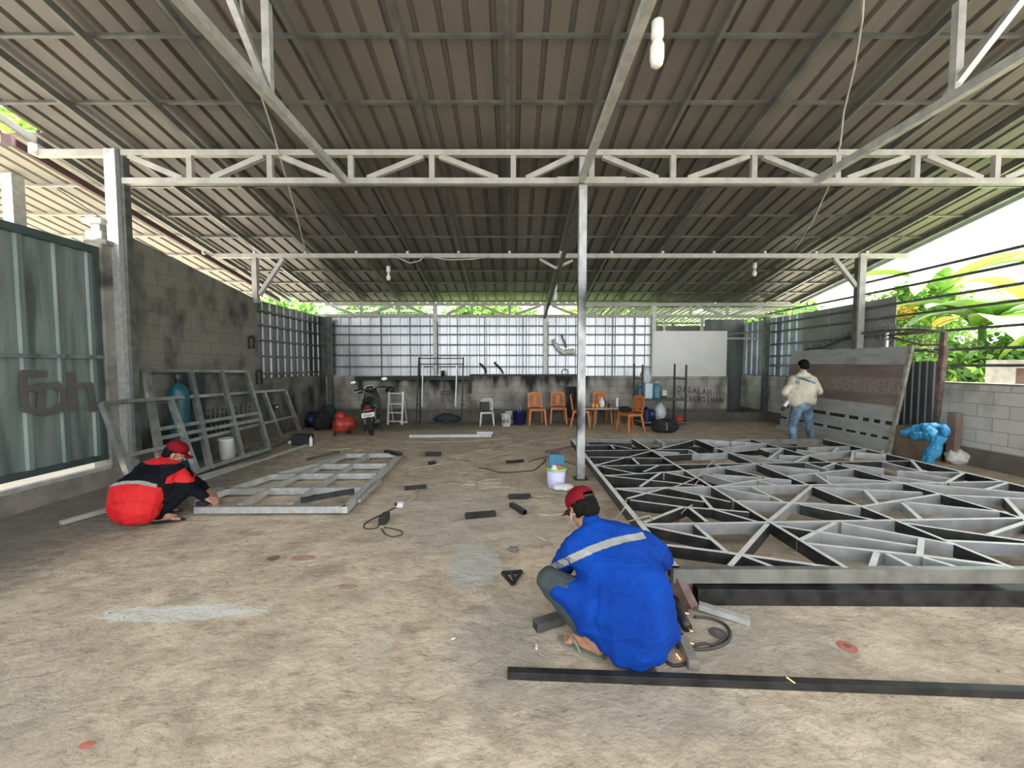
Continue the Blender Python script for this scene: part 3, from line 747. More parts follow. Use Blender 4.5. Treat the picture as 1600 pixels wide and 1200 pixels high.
# right wall
mb = MB().box((XR + .09, 5.0, .65), (.18, 15.2, 1.30))
struct(mb.build('wall_right', M['wall_r']))
mb = MB().beam((XR + .09, -2.6, 1.31), (XR + .09, 12.6, 1.31), .20, .03); struct(mb.build('trim_3', M['concrete']))
rails = [aty(1600, p, XR * FPX / 800).z for p in (380, 407, 440, 467, 506, 542, 571)]
for i, z in enumerate(rails[::-1]):
    y1 = YBT if i < 6 else YM
    tag(MB().beam((XR + .05, -2.4, z), (XR + .05, y1, z), .04, .042).build('side_rail', M['galv_dark']),
        'long horizontal rail along the open right side, %s from the bottom' % ORD[i], 'side rail', 'rails along the open right side')
yc0 = XR * FPX / (1246 - 800)
mb = MB(); corrugated(mb, (XR + .13, yc0 - .1, 1.28), (0, 1, 0), (0, 0, 1), (-1, 0, 0), 12.6 - yc0, 1.66, pitch=.27, h=.03, base=.09, top=.05)
struct(mb.build('wall_right', M['clad_blue']))
ya = XR * FPX / (1388 - 800); yb_ = yc0
for i, (a, b) in enumerate(((ya, (ya + yb_) / 2 + .4), ((ya + yb_) / 2 + .41, yb_))):
    mb = MB().box((XR + .10, (a + b) / 2, 2.1), (.012, b - a, 1.66))
    tag(mb.build('fibre_board', M['board_grey']), 'flat grey board behind the right rails, %s' % ('nearer one with the tall post in front' if i == 0 else 'farther one next to the blue cladding'), 'board')

# back opening and what lies behind
xo0 = bwx1
struct(MB().box((xo0 + .55, YB + 1.25, 1.5), (1.25, .03, 3.1)).build('door_1', M['clad_dark']))
struct(MB().box(((xo0 + XR) / 2, YB + .75, .02), (XR - xo0 + .1, 1.3, .2)).build('trim_4', M['concrete']))
struct(MB().box((xo0 - .05, YB + .75, .65), (.1, 1.2, 1.3)).build('trim_5', M['concrete']))
mb = MB(); corrugated(mb, (4.9, YB + 2.2, 1.2), (1, 0, 0), (0, 0, 1), (0, -1, 0), 4.0, 1.75, pitch=.3, h=.03, base=.09, top=.05)
struct(mb.build('wall_back', M['clad_dark']))
zo = aty(1160, 529, YB + .1).z
tag(MB().beam((xo0 - .03, YB + .1, zo), (XR, YB + .1, zo), .05, .05).build('lintel_tube', M['galv_white']), 'pale tube crossing the opening right of the white board', 'tube')
tag(MB().beam((xo0 + .1, YB + 1.1, 2.5), (XR + .05, YB + .2, 2.62), .05, .05).build('lintel_tube', M['galv_dark']), 'dark tube receding inside the far right opening', 'tube')
tag(MB().beam((xs(1095, YB + .14), YB + .14, 2.2), (xs(1095, YB + .14), YB + .14, zbb - .04), .06, .06).build('steel_post', M['galv_white']), 'stub post hanging over the top right part of the white board', 'post')
# back lean-to roof with slits of daylight, right of centre
rndr = random.Random(5)
for i in range(8):
    x0 = 2.4 + i * .80; zz = 3.62
    mb = MB(); corrugated(mb, (x0, YBT + .15, zz), (1, .0, 0), (0, 1, -.10), (0, 0, 1), .76 if i not in (1, 4, 6) else .66, 4.2, pitch=.2)
    struct(mb.build('ceiling', M['clad_dark']))
for i, y in enumerate((12.2, 13.4, 14.6)):
    tag(MB().beam((2.2, y, 3.5 - .1 * (y - YBT)), (9, y, 3.5 - .1 * (y - YBT)), .05, .05).build('roof_batten', M['galv_dark']), 'batten under the rear lean-to roof, %s behind the back truss' % ORD[i], 'roof batten')
# messy sheet roof seen through the left part of the back truss
mb = MB(); corrugated(mb, (-6.5, 12.6, 3.1), (1, 0, 0), (0, 1, .14), (0, 0, 1), 4.6, 4.5, pitch=.25, h=.04, base=.09)
tag(mb.build('neighbour_roof', M['sheet']), 'neighbouring corrugated roof glimpsed through the back truss on the left', 'roof')
for i, (z, c) in enumerate(((3.02, 'galv_old'), (3.22, 'clad_dark'), (3.38, 'galv_white'))):
    tag(MB().beam((-6.3, 12.45 + .25 * i, z), (-2.1 - .4 * i, 12.45 + .25 * i, z + .02), .05, .06).build('stored_tube', M[c]), 'long tube stacked behind the back truss on the left, %s' % ['lowest', 'middle one', 'topmost'][i], 'tube')

for x in (-6.0, -2.6):
    tag(MB().box((x, 12.7, 1.44), (.08, .62, 3.08)).build('tube_stand', M['galv_dark']), 'upright behind the back wall carrying the stored tubes, %s one' % ('left' if x < -4 else 'right'), 'stand')

struct(MB().box((XL - .03, YB + .04, 2.13), (.17, .16, 1.70)).build('trim_6', M['galv_dark']))  # dark strip added to cover the light leak where the walls meet
# ------------------------------------------------------------------ big patterned frame on the right
ZF = .25
pf = thing('patterned_steel_frame', (3.4, 4.9, .16), 'huge flat steel frame with a random lattice of bars lying raised on the right', 'steel frame')
fx0, fx1 = 1.10, 5.72
fy0, fy1 = atz(1052, 887, ZF).y, atz(893, 686, ZF).y
bw, bd_ = .036, .095
def lit_tops(o):
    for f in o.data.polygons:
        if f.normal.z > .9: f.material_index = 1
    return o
def fz(py_or): return ZF - bd_ / 2
zc = ZF - bd_ / 2
M['frame_pale'] = mat('lit_steel_top', (.68, .68, .64), (.82, .82, .78), rough=.42, metal=.3, scale=8)  # pale colour paints the grazing sky reflection onto the bar tops
for a, b in (((fx0 - .03, fy0), (fx1, fy0)), ((fx0 - .03, fy1), (fx1, fy1))):
    MB().beam((a[0], a[1], zc), (b[0], b[1], zc), .045, bd_).build('frame_rail', M['galv_shade'], pf)
for x in (fx0, fx1):
    lit_tops(MB().beam((x, fy0, zc), (x, fy1, zc), .05, bd_).build('frame_rail', [M['black_steel'], M['frame_pale']], pf))
SEG = """989,686,1324,888 1084,685,1605,896 1167,684,1605,811 915,704,1075,702 930,728,1421,720 961,763,1572,752 1003,819,1603,809
930,727,1082,688 945,743,1035,738 1035,738,1180,725 946,743,1100,759 1000,760,1034,737 1035,737,1085,748 941,729,995,740 1006,737,1029,727
980,779,1041,762 965,764,1100,784 1041,762,1142,784 1095,774,1113,795 985,781,1070,792 1070,792,1113,795 1113,795,1184,815 1114,795,1170,800
1006,816,1067,792 1077,793,1105,815 1086,820,1136,863 1010,821,1110,842 1031,850,1137,863 1137,863,1308,887 1140,884,1199,818 1199,816,1267,760
1160,867,1213,887 1082,685,1195,693 1116,701,1200,693 1141,690,1166,684 1188,700,1222,700 1187,701,1200,706 1200,717,1224,700 1130,706,1236,722
1242,722,1265,711 1265,711,1352,702 1080,709,1134,708 1100,740,1149,754 1112,761,1202,747 1230,744,1339,732 1400,736,1510,738 1202,747,1236,750
1134,732,1200,747 1187,751,1217,759 1114,741,1190,746 1117,725,1130,731 1190,725,1280,735 1259,723,1294,734 1284,731,1306,723 1274,740,1300,757
1175,761,1226,785 1145,782,1280,787 1280,787,1345,791 1250,788,1365,812 1129,763,1204,776 1347,791,1472,771 1275,761,1440,769 1478,773,1603,779
1352,766,1371,786 1410,785,1439,811 1414,784,1575,800 1291,744,1603,770 1377,742,1475,755 1405,735,1488,748 1479,754,1507,738 1540,765,1577,754
1424,719,1440,736 1379,721,1434,735 1315,724,1381,732 1333,705,1331,719 1336,706,1384,710 1310,699,1302,706 1262,699,1327,697 1245,702,1289,708
1217,711,1260,713 1571,778,1599,808 1210,820,1275,830 1275,830,1432,853 1249,844,1306,816 1315,817,1489,850 1257,848,1443,868 1443,868,1577,885
1370,862,1367,890 1386,865,1439,892 1440,842,1437,867 1443,870,1515,893 1412,817,1603,845 1480,844,1603,850 1545,835,1603,815 915,696,956,695
956,695,987,701 954,695,960,701 922,714,1035,716 988,716,998,725 921,690,987,692 1025,686,1037,692 1022,705,1061,707 1076,702,1091,709 1033,712,1080,709"""
segs = [tuple(float(q) for q in t.split(',')) for t in SEG.split()]
jit = random.Random(2)
nb_ = 0
ext = []
for (a, b, c, d) in segs:
    p, q = atz(a, b, ZF), atz(c, d, ZF)
    if c >= 1599 and d > 765:            # bars that run on beyond the right edge of the picture
        dr = (q - p).normalized(); tmax = (fx1 - q.x) / max(.05, dr.x)
        t2 = ((fy0 if dr.y < 0 else fy1) - q.y) / dr.y if abs(dr.y) > 1e-4 else 99
        q = q + dr * max(0, min(tmax, t2, 2.6))
    for w_ in (p, q):
        w_.x = min(max(w_.x, fx0), fx1); w_.y = min(max(w_.y, fy0), fy1)
    dz = jit.uniform(-.0012, .0012) - .001
    dh = bd_ if (q - p).length > .5 else bd_ - .01
    p.z = q.z = ZF - dh / 2 + dz
    if nb_ < 94: nb_ += 1
    cx_ = (p.x + q.x) / 2 + .25 * math.sin(segs.index((a, b, c, d)) * 2.3)
    side_m = M['black_steel'] if (cx_ < 2.25 or nb_ <= 5 or nb_ % 11 == 4) else M['bar_side']  # near-black sides paint in the shade between the bars
    lit_tops(MB().beam(p, q, bw, dh).build('lattice_bar', [side_m, M['frame_pale']], pf))
# supports: dark tube under the near edge and timber-like props
p0 = atz(1080, 943, 0); sup = MB()
mb = MB(); mb.beam((1.24, p0.y + .02, .055), (5.6, p0.y - .02, .055), .085, .11, hollow=.004)
tag(mb.build('support_tube', M['black_steel'], bevel=.003), 'thick black square tube lying on the floor under the near edge of the lattice', 'steel tube')
mb = MB()
for (x0, y0, x1, y1) in ((1.15, 6.9, 5.6, 6.95), (1.2, 4.9, 5.6, 4.86)):
    mb = MB(); mb.beam((x0, y0, .07), (x1, y1, .07), .07, .14 if False else .13)
    tag(mb.build('support_tube', M['black_steel']), 'black tube supporting the lattice frame from below, %s' % ('near its far edge' if y0 > 6 else 'under its middle'), 'steel tube')
# rusty channel piece and pale tube beside the near left corner
mb = MB(); mb.beam(atz(1056, 905, .16), atz(1078, 950, .02), .07, .09)
tag(mb.build('channel_offcut', M['rust']), 'rusty angled channel propped under the near left corner of the lattice', 'offcut')
mb = MB(); mb.beam(atz(1092, 946, .035), atz(1172, 971, .02), .05, .035, hollow=.003)
tag(mb.build('channel_offcut', M['galv_old']), 'short pale channel offcut sticking out from under the black support tube', 'offcut')
# long black tube across the foreground
p, q = atz(793, 1049, .03), atz(1600, 1079, .03); q = p + (q - p) * 1.25
mb = MB(); mb.beam(V((p.x, p.y, .021)), V((q.x, q.y, .021)), .04, .04, hollow=.003)
tag(mb.build('square_tube', M['black_steel'], bevel=.002), 'long black square tube lying on the floor in front of the crouching blue worker', 'steel tube')

# ------------------------------------------------------------------ galvanised frame on the floor, left
ZG = .10
gf = thing('galvanised_floor_frame', (-2.6, 5.0, 0), 'galvanised ladder-like frame lying on the floor in front of the red worker', 'steel frame')
def gbar(a, b, name, m, w=.05, h=.07, z=ZG):
    p, q = atz(*a, z), atz(*b, z); p.z = q.z = z - h / 2
    MB().beam(p, q, w, h).build(name, m, gf)
gbar((306, 791), (540, 790), 'frame_rail', M['galv'], .06)
gbar((538, 792), (624, 709), 'frame_rail', M['galv_old'], .06)
gbar((300, 781), (424, 741), 'frame_rail', M['galv_old']); gbar((424, 741), (485, 726), 'frame_rail', M['galv_old']); gbar((485, 726), (540, 709), 'frame_rail', M['galv_old'])
gbar((538, 709), (625, 708), 'frame_rail', M['galv'])
for a, b in (((285, 763), (566, 761)), ((424, 740), (588, 739)), ((485, 725), (610, 724))): gbar(a, b, 'cross_bar', M['galv'], .045, .08)
for a, b in (((375, 787), (421, 762)), ((421, 762), (468, 740)), ((468, 740), (504, 725)), ((504, 725), (538, 710)),
             ((454, 787), (490, 762)), ((490, 762), (526, 740)), ((526, 740), (551, 725)), ((551, 725), (572, 710)), ((297, 779), (333, 764))):
    gbar(a, b, 'cross_bar', M['galv_old'], .05, .06)
mb = MB().beam(atz(470, 782, .155), atz(553, 767, .155), .05, .05, hollow=.004)
tag(mb.build('square_tube', M['black_steel']), 'short black square tube lying across the galvanised floor frame', 'steel tube')
mb = MB().beam(atz(561, 783, .06), atz(594, 752, .06), .03, .04)
tag(mb.build('angle_offcut', M['galv']), 'narrow pale strip lying along the right side of the floor frame', 'offcut')
mb = MB().beam(atz(603, 705, .10), atz(626, 710, .12), .09, .05)
tag(mb.build('tube_offcut', M['black_steel']), 'black offcut lying on the far right corner of the floor frame', 'offcut')
mb = MB().beam(atz(95, 817, .03), atz(172, 796, .03), .05, .04, hollow=.003)
tag(mb.build('channel_offcut', M['galv_old']), 'grey channel lying on the floor left of the red worker', 'offcut')
mb = MB().beam(atz(640, 681, .03), atz(768, 680, .03), .09, .06)
tag(mb.build('galvanised_channel', M['galv']), 'pale galvanised channel lying on the floor in front of the black iron stand', 'steel tube')
mb = MB().beam(atz(745, 676, .09), atz(770, 676, .09), .08, .05)
tag(mb.build('channel_offcut', M['galv']), 'short piece on the right end of the pale galvanised channel', 'offcut')
# long strips lying along the leaning frames
for i, (a, b) in enumerate((((290, 757), (480, 695)), ((300, 748), (415, 716)), ((480, 718), (530, 706)))):
    mb = MB().beam(atz(*a, .02), atz(*b, .02), .05, .035)
    tag(mb.build('loose_tube', M['galv_old'] if i < 2 else M['galv_dark']), 'loose steel strip by the leaning frames, %s' % ['the longest one', 'the one nearest their feet', 'short dark one at the far end'][i], 'steel tube')

# ------------------------------------------------------------------ frames leaning on the left wall
def lean_frame(label, base, top, ups, railsz, w, m):
    """base and top: end points (near, far); ups: fractions of uprights; railsz: fractions of height for the rails"""
    t = thing('leaning_steel_frame', base[0], label, 'steel frame')
    b0, b1, t0, t1 = [V(p) for p in (base[0], base[1], top[0], top[1])]
    def P(u, v): return (b0.lerp(b1, u)).lerp(t0.lerp(t1, u), v)
    n = (t0 - b0).cross(b1 - b0).normalized()
    for u in ups: MB().beam(P(u, 0), P(u, 1), w, w * .9, up=n).build('upright', m, t)
    for v in railsz:
        u0, u1 = (0, 1)
        MB().beam(P(u0, v), P(u1, v), w * .7, w * .7, up=n).build('rail', m, t)
    return t
s_a, s_b = .0080 * FPX, .0116 * FPX
lean_frame('tall galvanised frame leaning on the left block wall in front of the teal cylinder',
           [(-4.62, 5.12, .03), (-4.46, 7.10, .03)], [(-5.20, 5.55, 1.52), (-5.25, 7.72, 1.47)], [0, .36, .68, 1], [.02, .38, .46, 1], .075, M['galv_shade'])
lean_frame('longer lower galvanised frame leaning in front of the tall one, behind the red worker',
           [(-4.50, 4.62, .03), (-4.75, 8.75, .03)], [(-4.96, 4.72, 1.14), (-5.22, 8.95, 1.03)], [0, .235, .80, 1], [.02, .42, 1], .07, M['galv_shade'])
# teal gas cylinder
cpx = aty(283, 600, 6.05)
t = thing('gas_cylinder', (cpx.x, 6.0, 0), 'tall teal gas cylinder standing behind the tall leaning frame', 'gas cylinder')
MB().lathe([(.02, 0), (.12, 0), (.13, .03), (.13, 1.15), (.12, 1.22), (.08, 1.29), (.04, 1.32), (.04, 1.35)], (cpx.x, 6.0, 0), 24).build('tank', M['teal'], t, smooth=True)
MB().lathe([(.05, 1.33), (.05, 1.46), (.03, 1.48)], (cpx.x, 6.0, 0), 14).build('valve_cap', M['blackp'], t, smooth=True)
mb = MB().box((-5.26, 6.45, .72), (.04, .42, 1.44)); tag(mb.build('dark_sheet', M['trouser_grey']), 'dark upright panel between the teal cylinder and the block wall', 'panel')
# white bucket with cut side behind the frames
c = atz(322, 722, 0); c = V((-4.95, 6.35, 0))
t = thing('paint_pail', c, 'dirty white pail standing behind the leaning frames near the teal cylinder', 'bucket')
c = V((-4.86, 6.62, 0)); t.location = c
MB().lathe([(.10, 0), (.11, .01), (.135, .33), (.145, .34), (.145, .36), (.13, .36), (.11, .03)], c, 20).build('pail_body', M['white_plastic'], t, smooth=True)
MB().tube([c + V((.14 * math.cos(a), .0, .34 + .10 * math.sin(a))) for a in [math.pi * i / 10 for i in range(11)]], .004, 6).build('handle', M['galv'], t)
# power outlet on the low left wall
p = atx(430, 636, XL + .03)
t = thing('wall_socket', p, 'small dark socket box with plugs on the left wall above the low leaning frame', 'socket')
MB().box(p, (.04, .22, .12)).build('socket_body', M['blackp'], t); MB().box(p + V((.03, .02, 0)), (.03, .05, .05)).build('plug', M['white_plastic'], t)
tag(MB().tube([atx(434, 640, XL + .04), atx(440, 652, XL + .05), atx(438, 664, XL + .04), atx(446, 676, XL + .04)], .006, 6).build('cable', M['cable_dark']), 'thin cable hanging from the socket on the left wall', 'cable')
for i, (px, py0, py1) in enumerate(((393, 525, 545), (405, 578, 600))):
    pts = [atx(px - 3, py1, XL + .03), atx(px - 4, py0 + 3, XL + .04), atx(px, py0, XL + .04), atx(px + 4, py0 + 3, XL + .04), atx(px + 4, py1, XL + .03)]
    tag(MB().tube(pts, .02, 7).build('hanging_hose', M['rubber']), 'dark looped hose hanging on the left wall, %s' % ['the upper one on the tall blocks', 'the lower one beside the cladding'][i], 'hose')

# ------------------------------------------------------------------ plank stack leaning on the right
t = thing('plank_panel', (6.8, 8.0, 0), 'large panel of grey and brown planks leaning on the right wall beside the standing man', 'panel')
b0, b1 = V((6.76, 6.95, 0)), V((6.84, 9.9, 0)); t0, t1 = V((7.16, 7.02, 1.94)), V((7.20, 10.0, 1.97))
def PP(u, v): return b0.lerp(b1, u).lerp(t0.lerp(t1, u), v)
nrm = (t0 - b0).cross(b1 - b0).normalized()
if nrm.x > 0: nrm = -nrm
rows = [(.0, .13, 'slat_grey'), (.155, .265, 'slat_grey'), (.30, .44, 'slat_grey'), (.44, .55, 'slat_brown'), (.55, .70, 'slat_pattern'), (.70, .83, 'slat_brown'), (.83, 1.0, 'slat_grey')]
for v0, v1, mk in rows:
    MB().slab([PP(0, v0), PP(1, v0), PP(1, v1), PP(0, v1)], nrm * .03).build('plank', M[mk], t)
MB().slab([PP(.012, .02), PP(1, .02), PP(1, .30), PP(.012, .30)], -nrm * .015).build('backing', M['blackp'], t)
for v in (.1425, .2825):
    for u in (.06, .14, .22, .33, .5, .7, .9):
        MB().slab([PP(u, v - .02), PP(u + .025, v - .02), PP(u + .025, v + .02), PP(u, v + .02)], nrm * .028).build('spacer', M['slat_grey'], t)
MB().slab([PP(-.02, 0), PP(0, 0), PP(0, 1), PP(-.02, 1)], nrm * .05).build('end_strip', M['wood_edge'], t)
mb = MB().slab([PP(.0, 0) + V((-.12, 0, 0)), PP(1, 0) + V((-.12, 0, 0)), PP(1, 0) + V((-.12, 0, .08)), PP(0, 0) + V((-.12, 0, .08))], (.06, 0, 0))
tag(mb.build('timber_batten', M['slat_grey']), 'grey timber batten lying along the foot of the plank panel', 'timber')
# ornamental iron gate behind it
xg = 7.25
t = thing('ornamental_iron_gate', (xg, 7.2, 0), 'rusty ornamental iron gate with spikes and an arched top leaning on the right rails', 'gate')
def G(px, py, x=xg): return atx(px, py, x)
mb = MB()
arch = [G(*p) for p in ((1258, 546), (1290, 541), (1320, 527), (1350, 520), (1385, 516), (1430, 514.5), (1478, 519))]
MB().tube(arch, .022, 8).build('arched_rail', M['galv_dark'], t, smooth=True)
MB().tube([G(1388, 524), G(1420, 518.5), G(1450, 518)], .018, 8).build('arched_rail', M['rust'], t, smooth=True)
MB().tube([G(1393, 527), G(1420, 534), G(1440, 539), G(1470, 539)], .02, 8).build('arched_rail', M['rust'], t, smooth=True)
MB().tube([G(1425, 546), G(1445, 547), G(1468, 551)], .02, 8).build('arched_rail', M['rust'], t, smooth=True)
mb = MB(); mb.beam(G(1475, 519), G(1462, 660), .05, .07); mb.beam(G(1478, 540, xg + .02), G(1466, 650, xg + .02), .07, .03); mb.build('gate_stile', M['rust'], t)
MB().beam(G(1386, 520), G(1384, 560), .04, .04).build('gate_stile', M['galv'], t)
rr = random.Random(3)
def arch_y(px):
    xs_ = [(1258, 546), (1290, 541), (1320, 527), (1350, 520), (1385, 516), (1430, 514.5), (1478, 519)]
    for (a, ya_), (b, yb2) in zip(xs_[:-1], xs_[1:]):
        if a <= px <= b: return ya_ + (yb2 - ya_) * (px - a) / (b - a)
for i in range(24):
    px = 1262 + i * 9.2
    y = arch_y(px)
    if y is None: continue
    h = 7 + (px - 1262) * .022
    mb = MB(); mb.beam(G(px, y), G(px, y - h), .012, .012, taper=.4); c = G(px, y - h * .55)
    mb.beam(c - V((0, .045, 0)), c + V((0, .045, 0)), .010, .010, up=(0, 0, 1)); mb.ball(G(px, y - h * .55), .014, 6)
    mb.build('spike', M['galv_dark'], t)
for i in range(6):
    px = 1420 + i * 8.5; y = 536 + (px - 1420) * .06
    mb = MB(); mb.beam(G(px, y), G(px, y - 8), .012, .012, taper=.4); c = G(px, y - 4.5); mb.beam(c - V((0, .04, 0)), c + V((0, .04, 0)), .01, .01)
    mb.build('spike', M['rust'], t)
for cx_, cy_ in ((1372, 528), (1447, 551), (1393, 531)):
    c = G(cx_, cy_); MB().tube([c + V((0, .07 * math.cos(a) * (1 - a / 16), .07 * math.sin(a) * (1 - a / 16))) for a in [i * .5 for i in range(20)]], .010, 6).build('scroll', M['galv_dark'], t)
ga, gb = G(1470, 560), G(1424, 560)
mb = MB(); corrugated(mb, (xg - .02, ga.y, .25), (0, 1, 0), (0, 0, 1), (-1, 0, 0), gb.y - ga.y + .6, 1.42, pitch=.12, h=.02, base=.05, top=.03); mb.build('lower_sheet', M['clad_dark'], t)
# brown board box and blue tarp over it
cb = V((6.95, 6.65, 0))
mb = MB().box((7.02, 6.72, .27), (.36, .50, .54)); tag(mb.build('brown_box', M['cardboard'], bevel=.01), 'brown board box against the right wall under the blue plastic', 'box')
mb = MB().box((7.18, 6.30, .42), (.10, .12, .84)); tag(mb.build('brown_board', M['cardboard']), 'narrow brown board standing right of the blue plastic', 'board')
def drape(name, fn, nu, nv, m, thick=.006):
    mb = MB(); vs = [fn(i / nu, j / nv) for j in range(nv + 1) for i in range(nu + 1)]
    fs = [(j * (nu + 1) + i, j * (nu + 1) + i + 1, (j + 1) * (nu + 1) + i + 1, (j + 1) * (nu + 1) + i) for j in range(nv) for i in range(nu)]
    mb.add(vs, fs); o = mb.build(name, m, smooth=True)
    s = o.modifiers.new('thickness', 'SOLIDIFY'); s.thickness = thick
    return o
def crumple(name, c, r, m, label, cat, seed=0, amp=.35, n=22):
    mb = MB(); mb.ball((0, 0, 0), r, n)
    for i, p in enumerate(mb.v):
        k = 1 + amp * noise.noise(V((p.x * 2.2 / r[0] + seed, p.y * 2.2 / r[1], p.z * 2.2 / r[2]))) + amp * .4 * noise.noise(V((p.x * 6 / r[0] + seed, p.y * 6 / r[1], p.z * 6 / r[2])))
        mb.v[i] = V((p.x * k, p.y * k, max(-r[2] * .8, p.z * k)))
    mb.v = [p + V(c) for p in mb.v]
    return tag(mb.build(name, m, smooth=True), label, cat)
p = atz(1513, 727, 0); crumple('plastic_bag', (p.x - .12, p.y + .06, .11), (.15, .13, .13), M['white_bag'], 'dirty white plastic bag on the floor right of the blue plastic sheet', 'bag', 3)
p = atz(881, 768, 0); crumple('plastic_bag', (p.x, p.y + .05, .04), (.14, .07, .05), M['white_bag'], 'small whitish crumpled bag on the floor before the lilac bucket', 'bag', 7)
# ------------------------------------------------------------------ furniture and things along the back wall
def chair(label, kind='orange'):
    m = M[kind]
    t = thing('plastic_chair', (0, 0, 0), label, 'chair')
    mb = MB()
    mb.slab([(-.21, -.20, .43), (.21, -.20, .43), (.195, .20, .42), (-.195, .20, .42)], (0, 0, .018)); mb.box((0, -.205, .415), (.42, .02, .045))
    mb.box((-.205, 0, .415), (.02, .38, .045)); mb.box((.205, 0, .415), (.02, .38, .045)); mb.build('seat', m, t)
    # backrest: curved frame with horizontal slots and a rounded crest
    mb = MB(); H0, H1 = .43, .86
    def bp(x, z): k = (z - H0) / (H1 - H0); return V((x * (1 - .06 * k), .20 + .07 * k - .02 * math.cos(x * 6) + .02, z))
    for sx in (-1, 1):
        for i in range(6):
            z0, z1 = H0 + (H1 - H0 - .05) * i / 6, H0 + (H1 - H0 - .05) * (i + 1) / 6
            mb.beam(bp(sx * .185, z0), bp(sx * .185, z1), .035, .018, up=(0, 1, 0))
    for z, h in ((.50, .05), (.575, .045), (.64, .035), (.70, .035), (.755, .03)):
        for i in range(6):
            x0, x1 = -.185 + .37 * i / 6, -.185 + .37 * (i + 1) / 6
            mb.beam(bp(x0, z), bp(x1, z), .014, h)
    for i in range(8):
        x0, x1 = -.19 + .38 * i / 8, -.19 + .38 * (i + 1) / 8
        zt0 = .80 + .035 * math.cos(x0 * 8); zt1_ = .80 + .035 * math.cos(x1 * 8)
        mb.beam(bp(x0, zt0), bp(x1, zt1_), .018, .075)
    mb.beam(bp(0, .52), bp(0, .78), .10, .012, up=(0, 1, 0)); mb.build('backrest', m, t)
    MB().box((0, .252, .66), (.075, .012, .03)).build('label_plate', M['white_plastic'], t) if kind == 'orange' else None
    for sx in (-1, 1):
        MB().beam((sx * .19, -.18, .43), (sx * .225, -.23, 0), .05, .045, taper=.75).build('leg', m, t)
        MB().beam((sx * .18, .18, .43), (sx * .205, .27, 0), .05, .045, taper=.75).build('leg', m, t)
    return t
def place(o, px, py, rz, s=1.0, z=0):
    p = atz(px, py, z); o.location = (p.x, p.y, z); o.rotation_euler = (0, 0, R(rz)); o.scale = (s, s, s)
g = 'orange brown plastic chairs'
c0 = chair('orange-brown plastic chair, first from the left against the sooty back wall')
place(c0, 838, 663.5, 6); c0['group'] = g
def another(label, px, py, rz):
    c = copy_tree(c0); place(c, px, py, rz); c['label'] = label; return c
another('orange-brown plastic chair, second from the left, beside the black hanging cloth', 872, 661, -3)
another('orange-brown plastic chair half hidden behind the centre post', 908, 667, 78)
another('orange-brown plastic chair behind the small table, back against the wall', 940, 661, 2)
another('orange-brown plastic chair right of the small table holding a black cloth', 984, 674, -68)
crumple('black_cloth', (V(atz(978, 671, 0)) + V((-.02, .03, .50))), (.16, .17, .07), M['black_cloth'], 'black striped cloth lying on the seat of the right-hand orange chair', 'cloth', 5)
gc = chair('grey metal chair against the sooty wall left of the pails', 'galv_old')
place(gc, 761, 664, 4, .82)
p = atz(757, 664, 0); mb = MB().box((p.x, p.y + .02, .50), (.26, .18, .24)); tag(mb.build('speaker_box', M['blackp'], bevel=.03), 'black box sitting on the grey metal chair', 'box')

# small table
p = atz(938, 668, 0); tp = V((p.x + .12, p.y, 0))
t = thing('small_table', tp, 'small low table with a pale top between the orange chairs', 'table')
MB().slab([(tp.x - .58, tp.y - .30, .50), (tp.x + .52, tp.y - .26, .50), (tp.x + .55, tp.y + .34, .50), (tp.x - .55, tp.y + .32, .50)], (0, 0, .025)).build('table_top', M['table_top'], t)
for sx, sy in ((-.33, -.2), (.33, -.2), (.33, .24), (-.33, .24)):
    MB().beam((tp.x + sx * .9, tp.y + sy, .5), (tp.x + sx, tp.y + sy, 0), .045, .045).build('leg', M['wood_leg'], t)
def cup(px, label):
    q = aty(px, 640, tp.y - .12)
    o = MB().lathe([(.03, 0), (.036, .01), (.042, .11), (.036, .11), (.03, .015)], (q.x, tp.y - .12, .526), 14).build('cup', M['orange'], smooth=True)
    return tag(o, label, 'cup', 'orange cups on the small table')
M['orange_cup'] = mat('bright_orange_plastic', (.75, .28, .02), (.82, .36, .04), rough=.35, scale=5)
for o in (cup(926.5, 'bright orange cup at the left edge of the small table'), cup(932.8, 'bright orange cup next to the white jug')): o.data.materials[0] = M['orange_cup']
q = aty(940, 640, tp.y); t = thing('white_jug', (q.x, tp.y, .526), 'white jug with a lid and dark handle on the small table', 'jug')
MB().lathe([(.05, 0), (.07, .02), (.075, .12), (.05, .19), (.03, .21), (.03, .24), (.015, .26)], (q.x, tp.y, .526), 18).build('jug_body', M['white_plastic'], t, smooth=True)
MB().tube([(q.x + .06, tp.y, .70), (q.x + .11, tp.y, .68), (q.x + .11, tp.y, .60), (q.x + .07, tp.y, .56)], .012, 7).build('handle', M['blackp'], t)
q = aty(945, 640, tp.y + .05); tag(MB().lathe([(.04, 0), (.04, .16), (.02, .19), (.018, .22)], (q.x, tp.y + .05, .526), 14).build('brown_bottle', M['slat_brown'], smooth=True), 'dark brown bottle just right of the white jug', 'bottle')
q = aty(951, 640, tp.y + .02); tag(MB().lathe([(.025, 0), (.03, .07), (.015, .09), (.013, .12)], (q.x, tp.y + .02, .526), 12).build('small_jar', M['black_steel'], smooth=True), 'small dark jar near the middle of the small table', 'jar')
q = aty(964, 640, tp.y + .05); tag(MB().lathe([(.032, 0), (.034, .01), (.034, .23), (.025, .24)], (q.x, tp.y + .05, .526), 14).build('white_tumbler', M['white_plastic'], smooth=True), 'tall slim white tumbler on the right side of the small table', 'tumbler')

